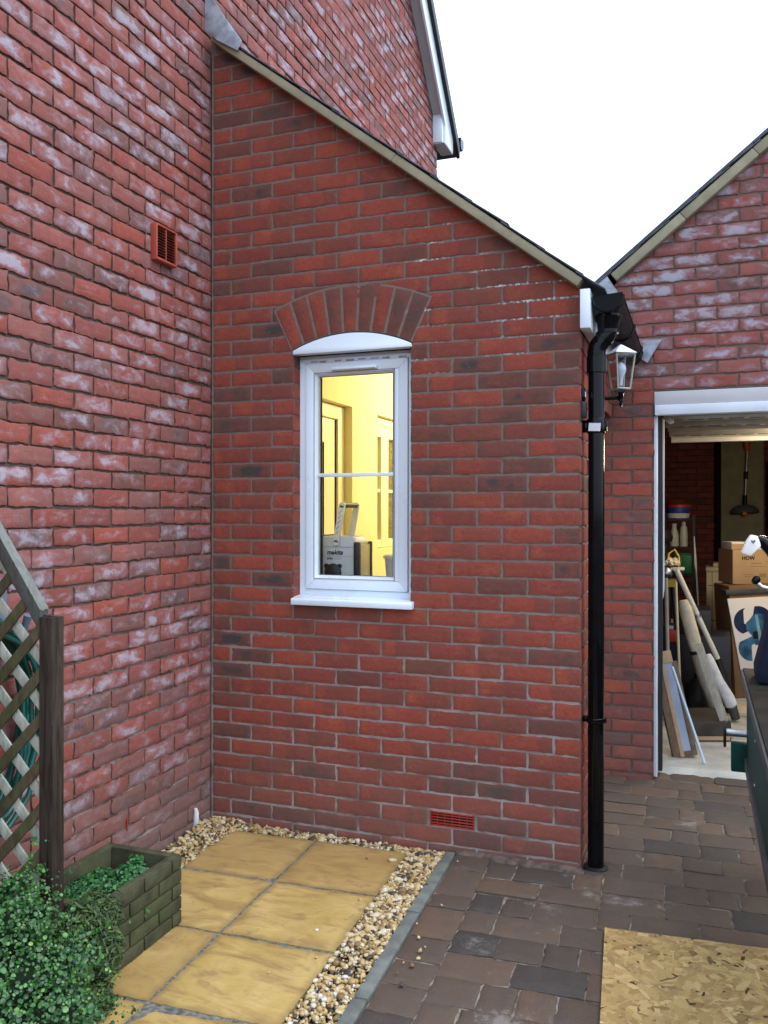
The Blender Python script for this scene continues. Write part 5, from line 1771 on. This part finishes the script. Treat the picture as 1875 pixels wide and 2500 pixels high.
b = MB()
rs = np.random.default_rng(6)
for k in range(9):
    ry, rz = .215 + rs.uniform(-.035, .02), .34 + rs.uniform(-.04, .05)
    cx = .030 + k * .012
    path = [(cx + .008 * math.sin(3 * a + k), -1.51 + ry * math.cos(a) + rs.normal(0, .003), .80 + rz * math.sin(a) * (1.08 if math.sin(a) < 0 else .95)) for a in np.linspace(0, 2 * math.pi, 44)[:-1]]
    b.tube(path, .0095, 8, closed=True)
tag(b.build('garden_hose', M_['hose']), 'coiled dark green garden hose hung on the wall behind the trellis', 'hose')
b = MB(); b.box(.0, .03, -1.56, -1.36, 1.06, 1.26); b.tube([(.02, -1.46, 1.10), (.20, -1.46, 1.11), (.215, -1.46, 1.15)], .014, 8)
tag(b.build('hose_hanger', plain('grey_blue_plastic', (.12, .17, .25), .5)), 'grey-blue plastic hanger carrying the coiled hose', 'hanger')

pl = thing('planter', 'mossy concrete planter with moulded brick pattern against the gable wall', 'planter', (.32, -1.21, -.03))
b = MB()
px0, px1, py0, py1, pz1, wt = .160, .480, -1.450, -.980, .228, .035
pb0 = -.024
b.box(px0, px0 + wt, py0, py1, pb0, pz1).box(px1 - wt, px1 - .004, py0, py1, pb0, pz1).box(px0 + wt, px1 - wt, py0, py0 + wt, pb0, pz1).box(px0 + wt, px1 - wt, py1 - wt, py1, pb0, pz1)
b.build('trough', M_['planter'], pl, bev=.004)
b = MB()
hz = (pz1 - pb0) / 5
for k in range(5):
    y = py0 + (0 if k % 2 else -.085)
    while y < py1:
        a, c = max(py0 + .002, y + .004), min(py1 - .002, y + .165 - .004)
        if c - a > .02: b.box(px1 - .0045, px1 + .003, a, c, pb0 + k * hz + .0028, pb0 + (k + 1) * hz - .0028)
        y += .165
    x = px0 + (0 if k % 2 else -.055)
    while x < px1:
        a, c = max(px0 + .002, x + .004), min(px1 - .002, x + .115 - .004)
        if c - a > .02: b.box(a, c, py0 - .006, py0 + .001, pb0 + k * hz + .0028, pb0 + (k + 1) * hz - .0028)
        x += .115
b.build('brick_relief', M_['planter'], pl, bev=.003)
b = MB(); b.box(px0 + .02, px1 - .02, py0 + .02, py1 - .02, .10, .150); b.build('soil', M_['soil'], pl)


def leaves(name, n, sampler, size, mat, seed, parent=None, elong=1.0, light=None):
    rs = np.random.default_rng(seed)
    P = np.array([sampler(rs) for _ in range(n)])
    K = len(P)
    nrm = P[:, 3:6] + rs.normal(0, .55, (K, 3))
    nrm /= np.linalg.norm(nrm, axis=1)[:, None]
    t = np.cross(nrm, rs.normal(0, 1, (K, 3))); t /= np.linalg.norm(t, axis=1)[:, None]
    bt = np.cross(nrm, t)
    s = size * rs.lognormal(0, .33, (K, 1)).clip(.35, 1.9)
    ang = np.linspace(0, 2 * np.pi, 8)[:-1]
    ring_ = np.stack([np.cos(ang) * elong, np.sin(ang)], 1)
    V = P[:, None, :3] + (ring_[None, :, 0:1] * t[:, None] + ring_[None, :, 1:2] * bt[:, None]) * s[:, None]
    V = V + nrm[:, None] * (np.abs(ring_[None, :, 1:2]) * .35 * s[:, None])
    cen = P[:, None, :3] + 0 * nrm[:, None]
    V = np.concatenate([V, cen], 1)
    f = np.array([(i, (i + 1) % 7, 7) for i in range(7)])
    F = (f[None] + (np.arange(K) * 8)[:, None, None]).reshape(-1, 3)
    A = np.zeros((K, 8, 4)); A[..., 0] = np.clip(rs.beta(2, 2.6, K), 0, 1)[:, None]; A[..., 1] = rs.random(K)[:, None]
    return mesh_np(name, V.reshape(-1, 3), F, mat, parent, A.reshape(-1, 4), None, False)


def blobs(bl):
    wts = np.array([b[3] * b[4] * b[5] for b in bl]) ** .75
    wts /= wts.sum()

    def f(rs):
        b = bl[rs.choice(len(bl), p=wts)]
        d = rs.normal(0, 1, 3); d /= np.linalg.norm(d)
        r = rs.uniform(.55, 1.0) ** .6
        r *= 1 + .16 * math.sin(d[0] * 6 + b[0] * 40) * math.sin(d[2] * 5 + b[1] * 30)
        p = np.array(b[:3]) + d * r * np.array(b[3:6])
        p[2] = max(p[2], -.02)
        return np.concatenate([p, d * .7 + np.array([.2, -.2, .5])])
    return f


sh = thing('shrub', 'dense small-leaved green shrub spilling in front of the trellis post', 'shrub', (.52, -1.85, -.03))
bl = [(.50, -1.80, .16, .17, .17, .17), (.42, -1.78, .28, .13, .13, .13), (.62, -1.84, .10, .15, .16, .13), (.66, -1.92, .02, .16, .16, .10),
      (.52, -1.92, .02, .20, .20, .14), (.36, -1.72, .22, .15, .12, .16), (.34, -1.66, .34, .08, .07, .08), (.46, -1.70, .30, .07, .06, .07), (.70, -1.80, .02, .10, .10, .09), (.56, -1.70, .19, .10, .10, .09)]
body = blobs(bl)
rs = np.random.default_rng(66)
sprig = []
for k in range(130):
    c = bl[rs.integers(len(bl))]
    d = rs.normal(0, 1, 3); d /= np.linalg.norm(d); d[2] = abs(d[2]) * .8
    p = np.array(c[:3]) + d * np.array(c[3:6]) * .8
    g_ = d * .012 + np.array([0, 0, .004])
    for q in range(rs.integers(6, 14)):
        p = p + g_; g_ = g_ + rs.normal(0, .0025, 3) - np.array([0, 0, .0012])
        sprig.append((p.copy(), d))


def shrub_pts(r):
    if r.random() < .13:
        p, d = sprig[r.integers(len(sprig))]
        return np.concatenate([p + r.normal(0, .006, 3), d * .5 + np.array([.2, -.2, .5])])
    return body(r)


leaves('foliage', 21000, shrub_pts, .0043, M_['leaf'], 61, sh)
b = MB()
rs = np.random.default_rng(62)
for k in range(70):
    c = bl[rs.integers(len(bl))]
    d = rs.normal(0, 1, 3); d /= np.linalg.norm(d); d[2] = abs(d[2])
    e = np.array(c[:3]) + d * np.array(c[3:6]) * 1.08
    s0 = np.array([.50, -1.82, -.03]) + rs.normal(0, .05, 3) * np.array([1, 1, 0])
    mid = (s0 + e) / 2 + np.array([0, 0, .05])
    b.tube([s0, mid, e], [.0022, .0016, .0009], 5)
b.build('stems', M_['twig'], sh)
b = MB()  # dark cores whose colour stands for the shade inside the shrub
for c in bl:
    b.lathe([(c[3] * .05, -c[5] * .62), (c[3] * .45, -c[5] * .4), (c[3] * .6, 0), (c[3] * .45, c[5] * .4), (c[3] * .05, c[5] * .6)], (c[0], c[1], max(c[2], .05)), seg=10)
b.build('inner_shade', plain('dark_inner_shade', (.010, .022, .009), .95), sh)

he = thing('heather', 'straggly brown-green heather hanging over the end of the planter', 'heather', (.50, -1.52, .1))
bl = [(.46, -1.44, .20, .09, .09, .07), (.52, -1.50, .13, .08, .09, .10), (.55, -1.56, .02, .07, .07, .06), (.44, -1.50, .12, .10, .09, .10)]
leaves('sprigs', 9000, blobs(bl), .0024, M_['heath'], 63, he, elong=3.4)
h1 = thing('alpine_plant', 'low mossy green plant filling the left half of the planter', 'plant', (.27, -1.25, .15))
leaves('foliage', 3600, blobs([(.285, -1.22, .17, .085, .11, .045), (.33, -1.33, .17, .08, .08, .045), (.24, -1.14, .165, .04, .05, .03)]), .0055, M_['herb'], 64, h1)
h2 = thing('herb_plant', 'bright green leafy herb in the far corner of the planter', 'plant', (.38, -1.12, .15))
leaves('foliage', 1700, blobs([(.365, -1.12, .185, .065, .06, .045), (.405, -1.20, .175, .045, .05, .035), (.34, -1.06, .195, .03, .03, .035)]), .0070, M_['herb'], 65, h2)

# ------------------------------------------------------------------ strand board lying on the paving
ob = thing('strand_board', 'offcut of yellow strand board lying flat on the block paving', 'board', (2.4, -.9, -.03))
bx0, by0 = Vector((1.950, -.500, 0)), None
ex = Vector((.996, .080, 0)).normalized(); ey = Vector((.076, -.997, 0)).normalized()
BW, BH, BZ0, BZ1 = 1.0, 1.5, -.026, -.0145
b = MB()
c0 = Vector((1.950, -.500, BZ0))
b.prism([c0, c0 + ex * BW, c0 + ex * BW + ey * BH, c0 + ey * BH], (0, 0, BZ1 - BZ0))
b.build('core', plain('strand_core', (.40, .27, .11), .8, .3, 60), ob, smooth=False)
rs = np.random.default_rng(71)
K = 8500
cx, cy = rs.uniform(0, BW, K), rs.uniform(0, BH, K)
an = rs.uniform(0, math.pi, K)
ln, wd = rs.uniform(.010, .044, K), rs.uniform(.004, .0145, K)
dk = rs.random(K) < .042
wd = np.where(dk, wd * .55, wd); ln = np.where(dk, ln * .6, ln)
poly = np.array([(-1, -.5), (-.3, -1), (.6, -.9), (1, .2), (.4, 1), (-.7, .8)])
q = poly[None] * (1 + rs.normal(0, .18, (K, 6, 2))) * np.stack([ln, wd], 1)[:, None, :]
ca, sa = np.cos(an)[:, None], np.sin(an)[:, None]
u = np.clip(cx[:, None] + q[..., 0] * ca - q[..., 1] * sa, 0, BW)
v = np.clip(cy[:, None] + q[..., 0] * sa + q[..., 1] * ca, 0, BH)
z = BZ1 + .0001 + (np.arange(K) / K)[:, None] * .0014 + 0 * u
E1, E2 = np.array(ex), np.array(ey)
V = np.array([1.950, -.500, 0])[None, None] + u[..., None] * E1 + v[..., None] * E2
V[..., 2] = z
A = np.zeros((K, 6, 4))
tone = np.clip(rs.normal(.54, .19, K), .12, 1); tone = np.where(dk, rs.uniform(0, .08, K), tone)
A[..., 0] = tone[:, None]
f = np.arange(6)[None] + (np.arange(K) * 6)[:, None]
mesh_np('strands', V.reshape(-1, 3), f, M_['osb'], ob, A.reshape(-1, 4), None, False)

# ------------------------------------------------------------------ green machine bench at the right edge
bn = thing('machine_bench', 'dark green machine bench with iron table, hand wheel and shaft at the right edge', 'workbench', (2.7, -.4, -.03))
b = MB(); b.box(2.449, 2.86, -1.60, .352, .770, .810); b.build('table_top', M_['iron'], bn, bev=.003)
b = MB(); b.box(2.440, 2.4485, -1.60, .345, .764, .803); b.box(2.445, 2.86, .345, .353, .74, .803); b.build('table_edge', M_['grey_metal'], bn, bev=.002)
b = MB(); b.box(2.462, 2.84, -1.58, .30, .44, .769); b.build('body_panel', M_['green_paint'], bn, bev=.004)
b = MB(); b.box(2.452, 2.85, -1.60, .310, .395, .4385); b.build('base_rail', M_['grey_metal'], bn, bev=.003)
for x, y in ((2.74, .15), (2.74, -1.45), (2.83, .15), (2.83, -1.45)):
    b = MB(); b.box(x - .03, x + .03, y - .03, y + .03, -.03, .394); b.build('leg', M_['green_paint'], bn, bev=.003)
b = MB(); b.tube([(2.378, .330, .530), (2.464, .327, .530)], .0165, 16); b.build('shaft', M_['steel'], bn)
b = MB(); b.lathe([(.054, -.006), (.058, 0), (.054, .006)], (2.376, .330, .522), (1, -.03, 0), 24); b.build('hand_wheel', M_['black_matt'], bn)
b = MB(); b.box(2.400, 2.470, .285, .33, .372, .495); b.build('gear_housing', M_['green_paint'], bn, bev=.006)
b = MB()
for z in (.49, .66): b.lathe([(.006, 0), (.006, .004)], (2.461, -.18 - z * .2, z), (-1, 0, 0), 8)
b.build_each('rivet', M_['steel'], bn)
bg_ = thing('tool_bag', 'dark navy fabric bag standing on the green machine bench', 'bag', (2.66, .1, .81))
b = MB()
lay = [(.811, 2.485, 2.90, -.02, .20), (.86, 2.482, 2.905, -.03, .205), (1.0, 2.515, 2.88, -.02, .19), (1.15, 2.555, 2.85, .0, .17), (1.28, 2.60, 2.80, .03, .15), (1.33, 2.64, 2.76, .05, .13)]
vs = []
for (z, a, c, d, e) in lay:
    vs += [(a, d, z), ((a + c) / 2, d - .02, z), (c, d, z), (c, e, z), ((a + c) / 2, e + .02, z), (a, e, z)]
fs = []
for i in range(len(lay) - 1):
    for k in range(6):
        l = (k + 1) % 6
        fs.append((i * 6 + k, i * 6 + l, (i + 1) * 6 + l, (i + 1) * 6 + k))
fs += [(5, 4, 3, 2, 1, 0), tuple((len(lay) - 1) * 6 + k for k in range(6))]
b.add(vs, fs)
b.build('bag_body', M_['navy'], bg_, bev=.012)
hs = thing('vacuum_hose', 'black tube with a white paper tag on its end rising from the navy bag', 'tube', (2.6, .1, 1.3))
b = MB(); b.tube([(2.62, .10, 1.20), (2.58, .08, 1.27), (2.54, .06, 1.335), (2.505, .05, 1.375), (2.485, .045, 1.385)], [.026, .026, .025, .023, .016], 14); b.build('hose_tube', M_['black_pvc'], hs)
b = MB()
b.prism([(2.425, .02, 1.325), (2.462, .015, 1.312), (2.500, .02, 1.352), (2.492, .03, 1.392), (2.462, .035, 1.398), (2.447, .03, 1.375)], (0, .045, 0)); b.build('paper_tag', M_['white_card'], hs, bev=.006)
b = MB(); b.prism([(2.462, .0165, 1.372), (2.470, .0165, 1.362), (2.480, .0165, 1.373), (2.476, .0165, 1.379), (2.470, .0165, 1.374), (2.465, .0165, 1.379)], (0, -.003, 0)); b.build('tag_mark', M_['grey_ink'], hs)
lv = thing('clamp_lever', 'black lever with rounded knob beside the navy bag', 'lever', (2.6, .05, 1.2))
b = MB(); b.tube([(2.475, -.03, 1.215), (2.50, -.03, 1.195), (2.56, -.02, 1.18), (2.62, .0, 1.15)], [.010, .009, .008, .008], 10); b.build('lever_arm', M_['steel'], lv)
b = MB(); b.lathe([(.004, -.018), (.013, -.012), (.016, 0), (.013, .012), (.004, .018)], (2.478, -.032, 1.222), (.5, 0, .8), 14); b.build('knob', M_['black_pvc'], lv)
b = MB(); b.box(2.53, 2.66, -.30, -.24, .811, .823)
tag(b.build('folding_rule', M_['upvc'], bev=.002), 'short white rule lying on the bench in front of the bag', 'rule')
b = MB(); b.prism([(2.50, -.36, .811), (2.55, -.50, .811), (2.62, -.42, .811)], (0, 0, .006))
tag(b.build('paper_scrap', M_['yellow']), 'yellow scrap of paper on the iron bench top', 'paper')
